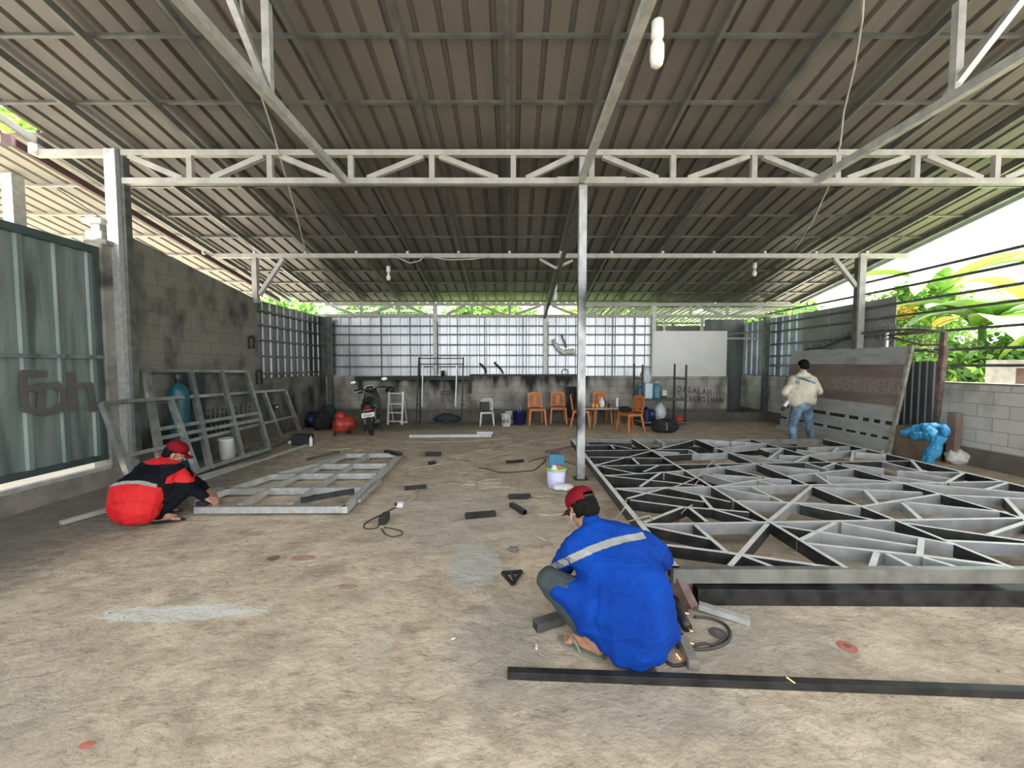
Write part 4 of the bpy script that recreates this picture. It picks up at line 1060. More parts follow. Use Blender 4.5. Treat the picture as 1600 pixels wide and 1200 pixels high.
# hanging black cloth between chairs and post
p = aty(892, 620, YB - .08)
def cloth(u, v): return V((p.x - .13 + .34 * u + .02 * math.sin(v * 6), YB - .13 - .03 * math.sin(u * 17 + v * 2), .98 - .85 * v))
tag(drape('hanging_cloth', cloth, 24, 16, M['black_cloth'], .02), 'long black cloth hanging on the back wall left of the centre post', 'cloth')
tag(MB().beam((p.x - .2, YB - .07, .99), (p.x + .3, YB - .07, .99), .03, .03).build('hanging_rod', M['iron']), 'short black rod carrying the hanging black cloth', 'rod')
# pails and navy tub
def pail(px, py, rz, label, r=.135, h=.32, y=None):
    p = atz(px, py, 0)
    t = thing('paint_pail', p, label, 'bucket', 'white pails by the back wall')
    MB().lathe([(r * .8, 0), (r * .84, .012), (r, h - .02), (r * 1.08, h - .015), (r * 1.08, h), (r * .95, h), (r * .78, .03)], p, 22).build('pail_body', M['white_plastic'], t, smooth=True)
    MB().tube([p + V((r * 1.06 * math.cos(a + rz), r * 1.06 * math.sin(a + rz), h - .03 - .12 * math.sin(a))) for a in [math.pi * i / 12 for i in range(13)]], .005, 6).build('handle', M['galv_old'], t)
    mb = MB()
    for k in range(7): mb.beam(p + V((-.09 + .026 * k, -r * .93, .09 + .02 * (k % 2))), p + V((-.09 + .026 * k, -r * .95, .16 + .03 * (k % 3))), .013, .003, up=(0, 1, 0))
    mb.build('faded_print', M['trouser_grey'], t)
    return t
pail(791, 665.5, 0, 'white paint pail with faded print, front one of the pair left of the navy tub')
pail(797, 661, 1.2, 'white paint pail standing behind the other beside the navy tub')
p = atz(812, 663, 0); t = thing('navy_tub', p, 'dark navy plastic tub between the white pails and the first orange chair', 'tub')
MB().lathe([(.15, 0), (.16, .02), (.19, .33), (.20, .34), (.20, .36), (.18, .36), (.15, .04)], p, 24).build('tub_body', M['navy'], t, smooth=True)
MB().tube([p + V((-.03 + .0 * i, 0, .34)) for i in range(1)] + [p + V((-.04, 0, .5)), p + V((0, 0, .55)), p + V((.03, 0, .5)), p + V((.03, 0, .36))], .008, 6).build('handle', M['galv_old'], t)

# black iron stand
t = thing('iron_stand', atz(688, 664, 0), 'tall black iron stand with hanging galvanised tubes by the back wall', 'stand')
ys = atz(650, 664.5, 0).y
for a, b in (((655, 558), (650, 664.5)), ((724, 558), (721, 664.5))):
    MB().beam(aty(*a, ys), aty(*b, ys), .035, .035, up=(0, 1, 0)).build('leg', M['iron'], t)
for a, b in (((655, 558), (652, 661)), ((724, 558), (719, 661))):
    MB().beam(aty(a[0], a[1], ys) + V((0, .02, 0)), V((aty(b[0], b[1], ys).x, ys + .35, .01)), .03, .03, up=(0, 1, 0)).build('leg', M['iron'], t)
for py in (560, 569): MB().beam(aty(654, py, ys), aty(725, py, ys), .035, .03).build('top_rail', M['iron'], t)
for a in (652, 719): MB().beam(aty(a - 1, 632, ys), aty(a + 8, 632, ys), .02, .02).build('stub_rail', M['iron'], t)
for a, b in (((661, 570), (660, 635)), ((714, 570), (712, 635))): MB().beam(aty(*a, ys) + V((0, -.03, 0)), aty(*b, ys) + V((0, -.03, 0)), .028, .028, up=(0, 1, 0)).build('hanging_tube', M['galv'], t)
# dark shelf beam on the wall
zs = aty(650, 591, YB - .1).z; x0, x1 = xs(558, YB), xs(740, YB)
t = thing('wall_shelf', (x0, YB - .1, zs), 'long sooty black shelf beam along the back wall behind the scooter', 'shelf')
MB().beam((x0, YB - .12, zs), (x1, YB - .12, zs), .12, .10).build('shelf_beam', M['iron'], t)
for a in (x0 + .12, x1 - .1): MB().beam((a, YB - .1, zs - .05), (a, YB - .09, zs - .42), .10, .05).build('shelf_bracket', M['iron'], t)
p = aty(692, 583, YB - .12); tag(MB().lathe([(.05, 0), (.05, .16), (.045, .17)], (p.x, YB - .12, zs + .05), 14).build('tin_can', M['black_steel'], smooth=True), 'black tin can standing on the sooty shelf beam', 'can')
# torch-blackened ledge things and white scraps on the wall top
rr = random.Random(9)
for i, (px, nm) in enumerate(((810, 'the first chair'), (838, 'the second pillar'), (858, 'the middle of the ledge'), (883, 'the hanging cloth'))):
    p = aty(px, 586, YB + .02)
    crumple('white_scrap', (p.x, YB + .05, 1.33), (.05, .03, .025), M['white_plastic'], 'small white scrap on the sooty wall ledge above %s' % nm, 'scrap', i)
p = aty(883, 581, YB + .05)
tag(MB().tube([(p.x + .09 * math.cos(a), YB + .05, 1.40 + .09 * math.sin(a)) for a in [i * math.pi / 8 for i in range(17)]], .012, 6).build('wire_coil', M['iron']), 'small dark wire ring standing on the sooty ledge', 'ring')
mb = MB().beam((xs(735, YB), YB + .03, 1.325), (xs(905, YB), YB + .03, 1.325), .12, .05)
tag(mb.build('sooty_ledge', M['iron']), 'sooty black ledge along the wall top left of the centre post', 'ledge')
for i, (px, h) in enumerate(((758, .30), (783, .34))):
    p = aty(px, 575, YB + .05)
    pts = [(p.x + .06 * math.sin(k * .5 + i) - .02 * k, YB + .02, 1.36 + h * k / 7) for k in range(8)]
    tag(MB().tube(pts, lambda t_: .035 * (1 - .6 * abs(t_ - .6)), 7).build('hanging_hose', M['rubber']), 'dark hose end hanging on the back cladding, %s of the pair' % ['left one', 'right one'][i], 'hose')
# white folded bracket on the cladding
pts = [(aty(a, b, YB - .0)) for a, b in ((864, 530), (872, 545), (880, 551), (897, 549))]
tag(MB().tube(pts, lambda q: .05 + .035 * q, 8).build('bent_duct', M['white_bag'], smooth=True), 'bent whitish plastic duct hanging on the back rails left of the post', 'duct')
tag(MB().beam(aty(877, 522, YB), aty(885, 543, YB), .04, .03, up=(0, 1, 0)).build('black_strap', M['iron']), 'short black strip beside the bent whitish duct', 'strip')
# small socket strip low on the wall
p = aty(696, 614, YB - .03); t = thing('wall_socket', p, 'small socket strip on the back wall between the legs of the black stand', 'socket')
MB().box(p, (.26, .04, .10)).build('socket_body', M['blackp'], t)
for k in range(4): MB().box(p + V((-.09 + .06 * k, -.024, 0)), (.04, .012, .05)).build('outlet', M['slat_pattern'], t)
# small dark things
p = aty(609, 607, YB - .1); crumple('dark_tool', (p.x, YB - .08, aty(609, 609, YB).z), (.12, .06, .09), M['iron'], 'small dark tool hanging on the wall above the white ladder', 'tool', 2)
p = atz(700, 664, 0); crumple('dark_mound', (p.x - .1, YB - .25, .10), (.35, .14, .14), M['trouser_grey'], 'low dark heap against the wall under the black stand', 'heap', 12)

# step ladder
t = thing('step_ladder', atz(620, 664, 0), 'white aluminium step ladder leaning against the back wall right of the scooter', 'ladder')
yl = atz(620, 663.5, 0).y
L0, L1, T0, T1 = V((aty(606, 660, yl).x, yl, 0)), V((aty(628, 660, yl).x, yl, 0)), aty(608, 612, yl + .12), aty(630, 612, yl + .12)
for a, b in ((L0, T0), (L1, T1)): MB().beam(a, b, .05, .03).build('stile', M['white_metal'], t)
for v in (.10, .36, .63, .95):
    a, b = L0.lerp(T0, v), L1.lerp(T1, v); MB().beam(a, b, .06, .03).build('rung', M['white_metal'], t)
for a, b in ((L0, T0), (L1, T1)): MB().beam(a + V((.03, .40, 0)), b + V((0, .03, -.05)), .025, .025).build('rear_leg', M['white_metal'], t)
p = atz(631, 661, 0); tag(MB().box((p.x, p.y - .02, .03), (.22, .10, .05)).build('white_block', M['white_metal'], bevel=.008), 'white block on the floor at the foot of the step ladder', 'block')

# blue black rack with bottles
yr = atz(1005, 667, 0).y; xr0, xr1 = xs(1004, yr), xs(1072, yr); xb0, xb1 = xs(991, yr + .45), xs(1054, yr + .45)
t = thing('iron_rack', (xr0, yr, 0), 'open blue-black iron rack holding water bottles right of the small table', 'rack')
ztop = aty(1004, 570, yr).z
for x, y in ((xr0, yr), (xr1, yr), (xb0, yr + .45), (xb1, yr + .45)):
    MB().beam((x, y, 0 if x != xr1 else .12), (x, y, ztop + (.03 if y > yr else 0)), .04, .04).build('post', M['rack_iron'], t)
for z in (aty(1004, 592, yr).z, aty(1004, 625, yr).z, aty(1004, 662, yr).z):
    top = z > 1.1
    if not top:
        MB().beam((xr0, yr, z), (xr1, yr, z), .035, .035).build('shelf_rail', M['rack_iron'], t)
        MB().beam((xb0, yr + .45, z), (xb1, yr + .45, z), .035, .035).build('shelf_rail', M['rack_iron'], t)
        MB().slab([(xr0, yr, z + .02), (xr1, yr, z + .02), (xb1, yr + .45, z + .02), (xb0, yr + .45, z + .02)], (0, 0, .01)).build('shelf_board', M['clad_dark'] if z > .5 else M['slat_grey'], t)
    MB().beam((xr0, yr, z), (xb0, yr + .45, z), .03, .03).build('side_rail', M['rack_iron'], t)
    MB().beam((xr1, yr, z), (xb1, yr + .45, z), .03, .03).build('side_rail', M['rack_iron'], t)
zsh = aty(1004, 625, yr).z + .032
zlo = aty(1004, 662, yr).z + .032
def gallon(px, y, z, m, label, h=.42, r=.13, cap=True):
    p = aty(px, 600, y)
    t = thing('water_gallon', (p.x, y, z), label, 'water bottle')
    pr = [(r * .8, 0), (r, .02)]
    for k in range(5): pr += [(r, h * (.08 + .13 * k)), (r * .93, h * (.11 + .13 * k)), (r, h * (.14 + .13 * k))]
    pr += [(r, h * .74), (r * .8, h * .84), (r * .35, h * .9), (r * .3, h * .97)]
    MB().lathe(pr, (p.x, y, z), 22).build('bottle_body', m, t, smooth=True)
    if cap: MB().lathe([(r * .36, h * .96), (r * .36, h * 1.04), (r * .2, h * 1.05)], (p.x, y, z), 14).build('bottle_cap', M['pale_blue'], t, smooth=True)
    return t
gallon(1026, yr + .17, zsh, M['water_blue'], 'blue-green water bottle upright on the upper rack shelf')
gallon(1001.5, yr + .34, zsh, M['water_blue'], 'blue water bottle half hidden behind the pale box on the upper shelf', r=.11, h=.36)
q = aty(1012, 610, yr + .14); tag(MB().box((q.x, yr + .14, zsh + .20), (.20, .2, .40)).build('pale_box', M['pale_blue'], bevel=.02), 'pale blue box left of the water bottle on the upper rack shelf', 'box')
crumple('plastic_wrap', (aty(1009, 585, yr + .14).x, yr + .14, zsh + .40 + .19), (.13, .11, .24), M['water_clear'], 'clear crinkled plastic bag piled on the pale box on the rack', 'bag', 4)
q = aty(1037, 610, yr + .2); t = thing('small_carton', (q.x, yr + .2, zsh), 'cream carton on a black tray right of the water bottle', 'carton')
MB().box((q.x, yr + .2, zsh + .035), (.14, .14, .07)).build('tray', M['blackp'], t); MB().box((q.x + .01, yr + .2, zsh + .14), (.11, .1, .14)).build('carton', M['paper'], t)
gallon(1010, yr + .2, zlo, M['navy'], 'dark blue bottle on the bottom rack shelf', h=.40, r=.12, cap=False)
q = aty(1017, 650, yr + .22); tag(MB().lathe([(.11, 0), (.115, .25), (.08, .29), (.04, .31)], (q.x + .02, yr + .22, zlo), 18).build('navy_canister', M['navy'], smooth=True), 'dark blue canister on the bottom rack shelf beside the bottle', 'canister')
crumple('plastic_wrap', (aty(1031, 648, yr + .2).x, yr + .2, zlo + .24), (.15, .12, .26), M['water_clear'], 'clear crinkled bags on the bottom shelf above the black holdall', 'bag', 8)
crumple('red_cloth', (aty(1063, 655, yr + .18).x, yr + .18, zlo + .07), (.11, .1, .08), M['red'], 'orange-red crumpled cloth at the right end of the bottom rack shelf', 'cloth', 2)
# black holdall
p = atz(1042, 677, 0); t = thing('holdall_bag', (p.x, p.y + .1, 0), 'black holdall bag on the floor in front of the iron rack', 'bag')
mb = MB(); mb.ball((0, 0, 0), (.33, .17, .19), 24)
for i, v in enumerate(mb.v):
    k = 1 + .12 * noise.noise(v * 7); mb.v[i] = V((v.x * k, v.y * k, max(-.145, v.z * k))) + V((p.x, p.y + .12, .15))
mb.build('bag_body', M['black_cloth'], t, smooth=True)
MB().tube([(p.x - .12, p.y + .02, .24), (p.x - .09, p.y, .34), (p.x + .08, p.y, .34), (p.x + .12, p.y + .02, .24)], .012, 7).build('handle', M['black_cloth'], t)
MB().beam((p.x - .02, p.y - .055, .08), (p.x - .02, p.y - .03, .25), .03, .01, up=(0, 1, 0)).build('strap', M['slat_brown'], t)

# ------------------------------------------------------------------ scooter
def scooter():
    p = atz(588, 681, 0)
    t = thing('motor_scooter', (0, 0, 0), 'black scooter parked with its rear to the camera by the back wall', 'motor scooter')
    bk = M['blackp']
    def wheel(y, name):
        MB().tube([(0, y + .215 * math.cos(a), .26 + .215 * math.sin(a)) for a in [2 * math.pi * i / 28 for i in range(29)]], .045, 10, cap=False).build(name, M['rubber'], t, smooth=True)
        MB().lathe([(.03, -.05), (.17, -.02), (.17, .02), (.03, .05)], (0, y, .26), 20, axis=(1, 0, 0)).build('hub', M['galv_dark'], t)
    wheel(0, 'rear_wheel'); wheel(1.22, 'front_wheel')
    # tail body
    prims = lambda: None
    mb = MB(); mb.ball((0, .16, .66), (.17, .32, .14), 18); mb.ball((0, .42, .60), (.16, .30, .15), 18); mb.ball((0, .05, .60), (.11, .16, .10), 16); mb.ball((0, .55, .42), (.15, .25, .16), 16)
    mb.build('tail_body', bk, t, smooth=True)
    mb = MB(); mb.ball((0, .28, .80), (.13, .36, .055), 18); mb.ball((0, .55, .79), (.12, .2, .05), 14); mb.build('seat', M['rubber'], t, smooth=True)
    mb = MB(); mb.slab([(-.17, 1.0, .30), (.17, 1.0, .30), (.20, 1.03, .75), (.14, .98, .98), (-.14, .98, .98), (-.20, 1.03, .75)], (0, .06, 0)); mb.box((0, .78, .30), (.34, .42, .06)); mb.build('leg_shield', bk, t)
    mb = MB(); mb.ball((0, 1.12, .80), (.15, .12, .24), 16); mb.ball((0, 1.2, .48), (.08, .22, .05), 14); mb.build('front_fairing', bk, t, smooth=True)
    MB().beam((0, 1.20, .28), (0, 1.02, .95), .05, .05).build('fork', M['galv_dark'], t)
    MB().tube([(-.35, .92, 1.02), (-.2, .98, 1.03), (0, 1.02, 1.0), (.2, .98, 1.03), (.35, .92, 1.02)], .016, 8).build('handlebar', M['iron'], t)
    for s in (-1, 1): MB().tube([(s * .25, .955, 1.025), (s * .37, .91, 1.02)], .022, 8).build('grip', M['rubber'], t); MB().tube([(s * .2, .93, 1.0), (s * .36, .84, .98)], .008, 6).build('brake_lever', M['galv'], t)
    mb = MB(); mb.ball((0, 1.0, 1.01), (.15, .08, .09), 14); mb.build('handlebar_cover', bk, t, smooth=True)
    MB().tube([(-.12, .92, 1.03), (-.08, .92, 1.10), (.08, .92, 1.10), (.12, .92, 1.03)], .012, 6).build('dash_trim', M['galv'], t)
    for s in (-1, 1):
        MB().tube([(s * .2, .98, 1.04), (s * .27, .97, 1.14), (s * .33, .95, 1.19)], .008, 6).build('mirror_stem', M['iron'], t)
        MB().ball((s * .37, .95, 1.22), (.085, .025, .055), 14, rot=(0, 0, 0)).build('mirror', M['iron'], t, smooth=True)
        MB().ball((s * .37, .928, 1.22), (.075, .010, .045), 14).build('mirror_glass', M['galv'] if s < 0 else M['white_metal'], t, smooth=True)
    mb = MB()
    for s in (-1, 1): mb.tube([(s * .05, -.10, .70), (s * .13, -.02, .68), (s * .175, .14, .64), (s * .16, .3, .60)], .012, 7)
    mb.build('side_trim', M['galv_old'], t)
    MB().slab([(-.135, -.17, .44), (.135, -.17, .44), (.135, -.13, .54), (-.135, -.13, .54)], (0, -.006, 0)).build('number_plate', M['white_plastic'], t)
    mb = MB()
    for k in range(6): mb.beam((-.085 + .032 * k, -.172, .465), (-.085 + .032 * k, -.158, .505), .010, .006, up=(0, -1, 0))
    mb.build('plate_marks', M['trouser_grey'], t)
    MB().ball((0, -.13, .60), (.10, .04, .035), 14).build('tail_light', M['machine_red'], t, smooth=True)
    MB().box((0, -.17, .375), (.07, .02, .035)).build('reflector', M['white_plastic'], t)
    MB().slab([(-.07, -.14, .30), (.07, -.14, .30), (.09, -.10, .44), (-.09, -.10, .44)], (0, .02, 0)).build('mudguard', bk, t)
    MB().tube([(.16, .45, .25), (.17, .1, .28), (.17, -.12, .33)], lambda q: .035 + .025 * q, 12).build('exhaust', M['galv_dark'], t, smooth=True)
    for s in (-1, 1): MB().tube([(s * .12, .25, .58), (s * .11, .02, .27)], .022, 8).build('shock_absorber', M['galv'], t)
    MB().beam((-.16, .35, .24), (-.20, .38, .0), .02, .02).build('stand', M['iron'], t); MB().beam((.16, .35, .24), (.20, .38, .0), .02, .02).build('stand', M['iron'], t)
    MB().ball((0, .48, .26), (.10, .2, .10), 14).build('engine', M['galv_dark'], t, smooth=True)
    t.location = (p.x - .10, p.y, .01); t.rotation_euler = (0, R(-7), R(14))
    return t
scooter()
# red machine near the dark corner
p = atz(532, 683, 0)
t = thing('air_compressor', (p.x, p.y + .2, 0), 'small red machine with a rounded tank on the floor left of the scooter', 'compressor')
c = V((p.x, p.y + .2, 0))
MB().lathe([(.02, -.25), (.13, -.22), (.17, -.14), (.17, .14), (.13, .22), (.02, .25)], c + V((0, 0, .26)), 22, axis=(.75, .55, 0)).build('tank', M['machine_red'], t, smooth=True)
MB().ball(c + V((-.08, .0, .44)), (.13, .13, .11), 14).build('pump', M['machine_red'], t, smooth=True)
MB().lathe([(.10, -.02), (.10, .02)], c + V((.15, -.05, .14)), 18, axis=(.75, .55, 0)).build('wheel', M['rubber'], t)
MB().lathe([(.10, -.02), (.10, .02)], c + V((-.02, .2, .12)), 18, axis=(.75, .55, 0)).build('wheel', M['rubber'], t)
MB().beam(c + V((-.15, -.1, .2)), c + V((-.17, -.12, 0)), .04, .04).build('foot', M['iron'], t)
MB().tube([c + V((-.18, 0, .5)), c + V((-.24, .02, .56)), c + V((-.02, .02, .60)), c + V((.04, .02, .46))], .012, 7).build('handle', M['iron'], t)
for i, (px, py, r, mk, lb) in enumerate(((500, 672, (.22, .2, .26), 'black_cloth', 'dark sack slumped in the left back corner'), (487, 668, (.2, .2, .22), 'navy', 'dark blue bundle against the left wall in the back corner'),
                                        (512, 664, (.18, .16, .3), 'trouser_grey', 'grey-green bundle beside the red machine'))):
    p = atz(px, py, 0); crumple('floor_bundle', (p.x, p.y + .1, r[2] * .8), r, M[mk], lb, 'bundle', i + 20)
p = atz(468, 697, 0); t = thing('dark_crate', (p.x, p.y + .1, 0), 'low dark box on the floor at the far end of the leaning frames', 'box')
MB().box((p.x, p.y + .12, .11), (.34, .22, .20)).build('crate_body', M['blackp'], t)
p = atz(486, 697, 0); t = thing('spray_can', p, 'white can standing right of the low dark box', 'can')
MB().lathe([(.03, 0), (.033, .01), (.033, .15), (.02, .17)], p, 14).build('can_body', M['white_plastic'], t, smooth=True); MB().lathe([(.015, .17), (.015, .20)], p, 10).build('nozzle', M['white_plastic'], t)
p = atz(454, 694, 0); crumple('white_scrap', (p.x, p.y, .035), (.05, .04, .04), M['white_bag'], 'small white scrap on the floor left of the low dark box', 'scrap', 31)

# ------------------------------------------------------------------ lilac bucket with tools
p = atz(870, 764, 0); c = V((p.x, p.y + .09, 0))
t = thing('tool_bucket', c, 'lilac-white bucket with a lime rim full of tools before the centre post', 'bucket')
MB().lathe([(.105, 0), (.112, .01), (.125, .24), (.12, .24), (.105, .02)], c, 26).build('bucket_body', M['lilac_plastic'], t, smooth=True)
MB().lathe([(.125, .235), (.137, .235), (.137, .252), (.12, .252)], c, 26).build('bucket_rim', M['lime_plastic'], t, smooth=True)
t = thing('tool_case', c + V((0, .03, .25)), 'blue-green tool case standing tilted in the lilac bucket', 'tool case')
MB().box(c + V((.01, .05, .33)), (.20, .06, .17), rot=(R(-8), 0, 0)).build('case_body', M['teal_box'], t, bevel=.01)
MB().beam(c + V((-.06, .07, .435)), c + V((.05, .07, .435)), .02, .02).build('handle', M['blackp'], t)
tag(MB().beam(c + V((-.13, 0, .22)), c + V((-.11, .01, .40)), .015, .015).build('steel_rod', M['rust']), 'thin rusty rod sticking up at the left of the lilac bucket', 'rod')
for i, (dx, dy, mk, nm, lb) in enumerate(((-.03, -.05, 'paper', 'paper_pack', 'cream paper pack in the lilac bucket'), (.03, -.04, 'disc_red', 'cloth_rag', 'reddish rag in the middle of the lilac bucket'), (.07, -.02, 'leaf_dark', 'green_rag', 'green rag at the right side of the lilac bucket'))):
    crumple(nm, c + V((dx, dy, .25)), (.045, .04, .05), M[mk], lb, 'rag' if i else 'paper', 40 + i)
mb = MB(); a, b = atz(852, 706, .02), atz(898, 697, .15); mb.beam(a, b, .05, .03)
tag(mb.build('rusty_angle', M['rust']), 'dark rusty bar leaning on the far left corner of the lattice frame', 'steel bar')

# ------------------------------------------------------------------ offcuts on the floor
offs = [((727, 806), (774, 802), .062, 'black square tube offcut, the long one in front of the cable coil'), ((799, 788), (820, 801), .055, 'black square tube offcut pointing at the camera left of the red cap'),
        ((795, 776), (829, 775), .06, 'black offcut beside the tan cable loops, cut at an angle'), ((632, 763), (666, 760), .055, 'black tube offcut crossed by the tan cable right of the floor frame'),
        ((665, 709), (689, 709), .09, 'flat dark offcut, farthest one on the open floor'), ((671, 724), (679, 722), .06, 'small dark block just in front of the flat dark offcut'),
        ((791, 722), (818, 720), .05, 'black tube offcut in the middle of the far floor'), ((596, 821), (599, 810), .05, 'dark adapter box with cable'),
        ((836, 978), (878, 965), .065, 'steel tube offcut with an open end beside the blue worker sandal')]
for i, (a, b, w, lb) in enumerate(offs):
    if i == 7: continue
    m_ = M['black_steel'] if i != 8 else M['galv_dark']
    p, q = atz(*a, w / 2), atz(*b, w / 2)
    d = (q - p)
    mb = MB(); mb.beam(p, q, w, w * .8 if i not in (4,) else .05, hollow=.003 if i not in (4, 5) else 0)
    o = mb.build('tube_offcut', m_); tag(o, lb, 'offcut', 'tube offcuts on the floor'); o.location.z += 0
p = atz(598, 815, .03); t = thing('power_adapter', (p.x, p.y, 0), 'dark cable box standing by a black cable loop on the left floor', 'adapter')
mb = MB().box((p.x, p.y + .05, .045), (.07, .16, .08)); mb.build('adapter_body', M['blackp'], t, bevel=.008)
MB().tube([atz(*q, .008) for q in ((596, 826), (601, 834), (612, 839), (628, 836), (628, 830), (614, 826), (600, 824))], .006, 6).build('cord', M['cable_dark'], t, smooth=True)
p = atz(624, 789, .02); t = thing('extension_socket', (p.x, p.y, 0), 'small white extension socket on the floor right of the floor frame', 'socket')
MB().box((p.x, p.y, .025), (.09, .07, .05)).build('socket_body', M['white_plastic'], t, bevel=.008); MB().box((p.x - .03, p.y - .03, .04), (.03, .03, .03)).build('plug', M['blackp'], t)
def cable(pts, r, mk, label, name='floor_cable', z=.008, cat='cable'):
    P_ = [atz(x, y, z) for x, y in pts]
    # Catmull-Rom smoothing
    out = []
    for i in range(len(P_) - 1):
        p0, p1, p2, p3 = P_[max(i - 1, 0)], P_[i], P_[i + 1], P_[min(i + 2, len(P_) - 1)]
        for k in range(5):
            s = k / 5.0
            out.append(.5 * ((2 * p1) + (-p0 + p2) * s + (2 * p0 - 5 * p1 + 4 * p2 - p3) * s * s + (-p0 + 3 * p1 - 3 * p2 + p3) * s ** 3))
    out.append(P_[-1])
    return tag(MB().tube(out, r * 1.2, 6).build(name, M[mk], smooth=True), label, cat)
cable([(619, 792), (600, 802), (578, 813), (569, 820), (571, 826), (588, 825), (592, 818)], .006, 'cable_dark', 'dark cable running from the white socket to the adapter box')
cable([(630, 786), (648, 777), (651, 768), (652, 757), (640, 752), (633, 743), (637, 735), (655, 730), (672, 728), (695, 722), (703, 715), (722, 711), (748, 704), (768, 701), (772, 694), (765, 690)], .008, 'cable', 'tan cable winding from the white socket over a black offcut to the back')
cable([(700, 727), (707, 733), (718, 740), (727, 738), (735, 744), (748, 752), (742, 757), (726, 757), (722, 759), (735, 752), (762, 756), (783, 752), (770, 749), (750, 752), (745, 759), (752, 763), (775, 761), (800, 762), (822, 769), (826, 774)], .008, 'cable', 'tan cable looped on the floor left of the lilac bucket')
cable([(748, 731), (762, 733), (780, 738), (800, 738), (825, 736), (836, 734), (848, 724), (853, 717)], .008, 'cable_dark', 'dark cable arcing along the floor to the lilac bucket rod')
cable([(742, 731), (748, 720), (765, 714), (790, 709), (808, 704), (800, 701), (785, 700), (798, 697), (815, 694), (835, 688), (860, 684), (885, 672)], .007, 'cable', 'thin tan cable running from the loops toward the orange chairs')
cable([(826, 774), (842, 776), (858, 775), (866, 778), (862, 784), (845, 787), (834, 792), (836, 801), (850, 805), (870, 804), (890, 802), (905, 800)], .008, 'cable', 'tan cable looping behind the red cap of the blue worker')
cable([(825, 778), (833, 782), (846, 781), (838, 776), (845, 772), (852, 778)], .007, 'cable', 'small tan cable loop beside the angled black offcut')
cable([(590, 686), (620, 689), (665, 691), (700, 690), (740, 689), (800, 684)], .007, 'cable', 'tan cable lying across the far floor in front of the scooter')
cable([(498, 700), (520, 703), (545, 701), (556, 704), (566, 703), (574, 711), (576, 717)], .008, 'cable', 'pale cable draped over the far end of the floor frame', z=.11)
cable([(700, 716), (716, 722), (733, 722), (725, 715), (712, 717)], .006, 'cable', 'faint tan cable loop on the far open floor')
cable([(826, 722), (840, 717), (858, 714), (880, 721), (905, 727)], .006, 'cable_dark', 'dark cable on the floor behind the lilac bucket')
# welding leads near the blue worker
cable([(1055, 905), (1062, 920), (1066, 940), (1055, 958), (1048, 975), (1056, 985), (1066, 992), (1075, 1010)], .007, 'cable_dark', 'dark welding lead curling down beside the blue jacket', z=.03)
cable([(1058, 1008), (1085, 1014), (1112, 1013), (1136, 1003), (1141, 988), (1130, 974), (1108, 966), (1085, 964)], .008, 'cable_dark', 'dark cable loop on the floor right of the blue worker')
cable([(1058, 1012), (1080, 1010), (1100, 1005), (1115, 1007), (1135, 996)], .006, 'cable_dark', 'second dark cable crossing the loop right of the blue worker')
cable([(1030, 1022), (1042, 1034), (1055, 1040), (1072, 1036), (1078, 1026)], .008, 'cable_dark', 'short black cable at the hem of the blue jacket')
p0 = atz(1008, 812, .24)
def wire(px, label, mk='cable', r=.006):
    P_ = [V(q) for q in px]
    return tag(MB().tube(P_, r, 6).build('loose_wire', M[mk], smooth=True), label, 'wire')
wire([atz(945, 835, .01), atz(962, 812, .12), atz(975, 795, .26), atz(980, 778, .30)], 'pale wire rising over the left side of the lattice frame', 'cable')
wire([atz(981, 815, .255), atz(1005, 808, .30), atz(1015, 806, .31), atz(1025, 817, .20)], 'short bent pale wire on the lattice corner near the red cap', 'cable')
wire([atz(1082, 789, .275), atz(1072, 794, .27), atz(1064, 803, .20), atz(1059, 815, .08)], 'pale wire hooked over a lattice bar before the worker', 'cable')
wire([atz(1041, 775, .05), atz(1042, 764, .26), atz(1062, 758, .27), atz(1085, 748, .27), atz(1098, 738, .27), atz(1112, 722, .30), atz(1120, 718, .28)], 'long pale wire laid across the lattice frame', 'cable')
wire([atz(1091, 751, .27), atz(1085, 758, .27), atz(1083, 770, .18), atz(1077, 778, .05)], 'pale wire hanging down through the lattice', 'cable')
# grinder and base plate near the sparks
p = atz(1050, 950, 0); t = thing('angle_grinder', (p.x, p.y, 0), 'dark angle grinder lying on the floor right of the blue worker', 'grinder')
MB().tube([V((p.x - .02, p.y - .26, .05)), V((p.x, p.y - .08, .05)), V((p.x + .01, p.y, .055))], .032, 12).build('grinder_body', M['blackp'], t, smooth=True)
MB().lathe([(.055, 0), (.055, .012)], (p.x + .015, p.y + .03, .03), 20).build('grinder_disc', M['galv_dark'], t)
mb = MB().slab([tuple(atz(1030, 905, .002)), tuple(atz(1062, 905, .002)), tuple(atz(1082, 945, .002)), tuple(atz(1060, 975, .002)), tuple(atz(1036, 960, .002))], (0, 0, .006))
tag(mb.build('scorched_plate', M['rust']), 'rusty scorched plate on the floor where the sparks fall', 'plate')
mb = MB().beam(atz(1066, 1000, .03), atz(1084, 1040, .03), .05, .06); tag(mb.build('wooden_block', M['concrete']), 'narrow dark block between the cable loop and the blue jacket', 'block')
p = atz(1141, 990, 0)
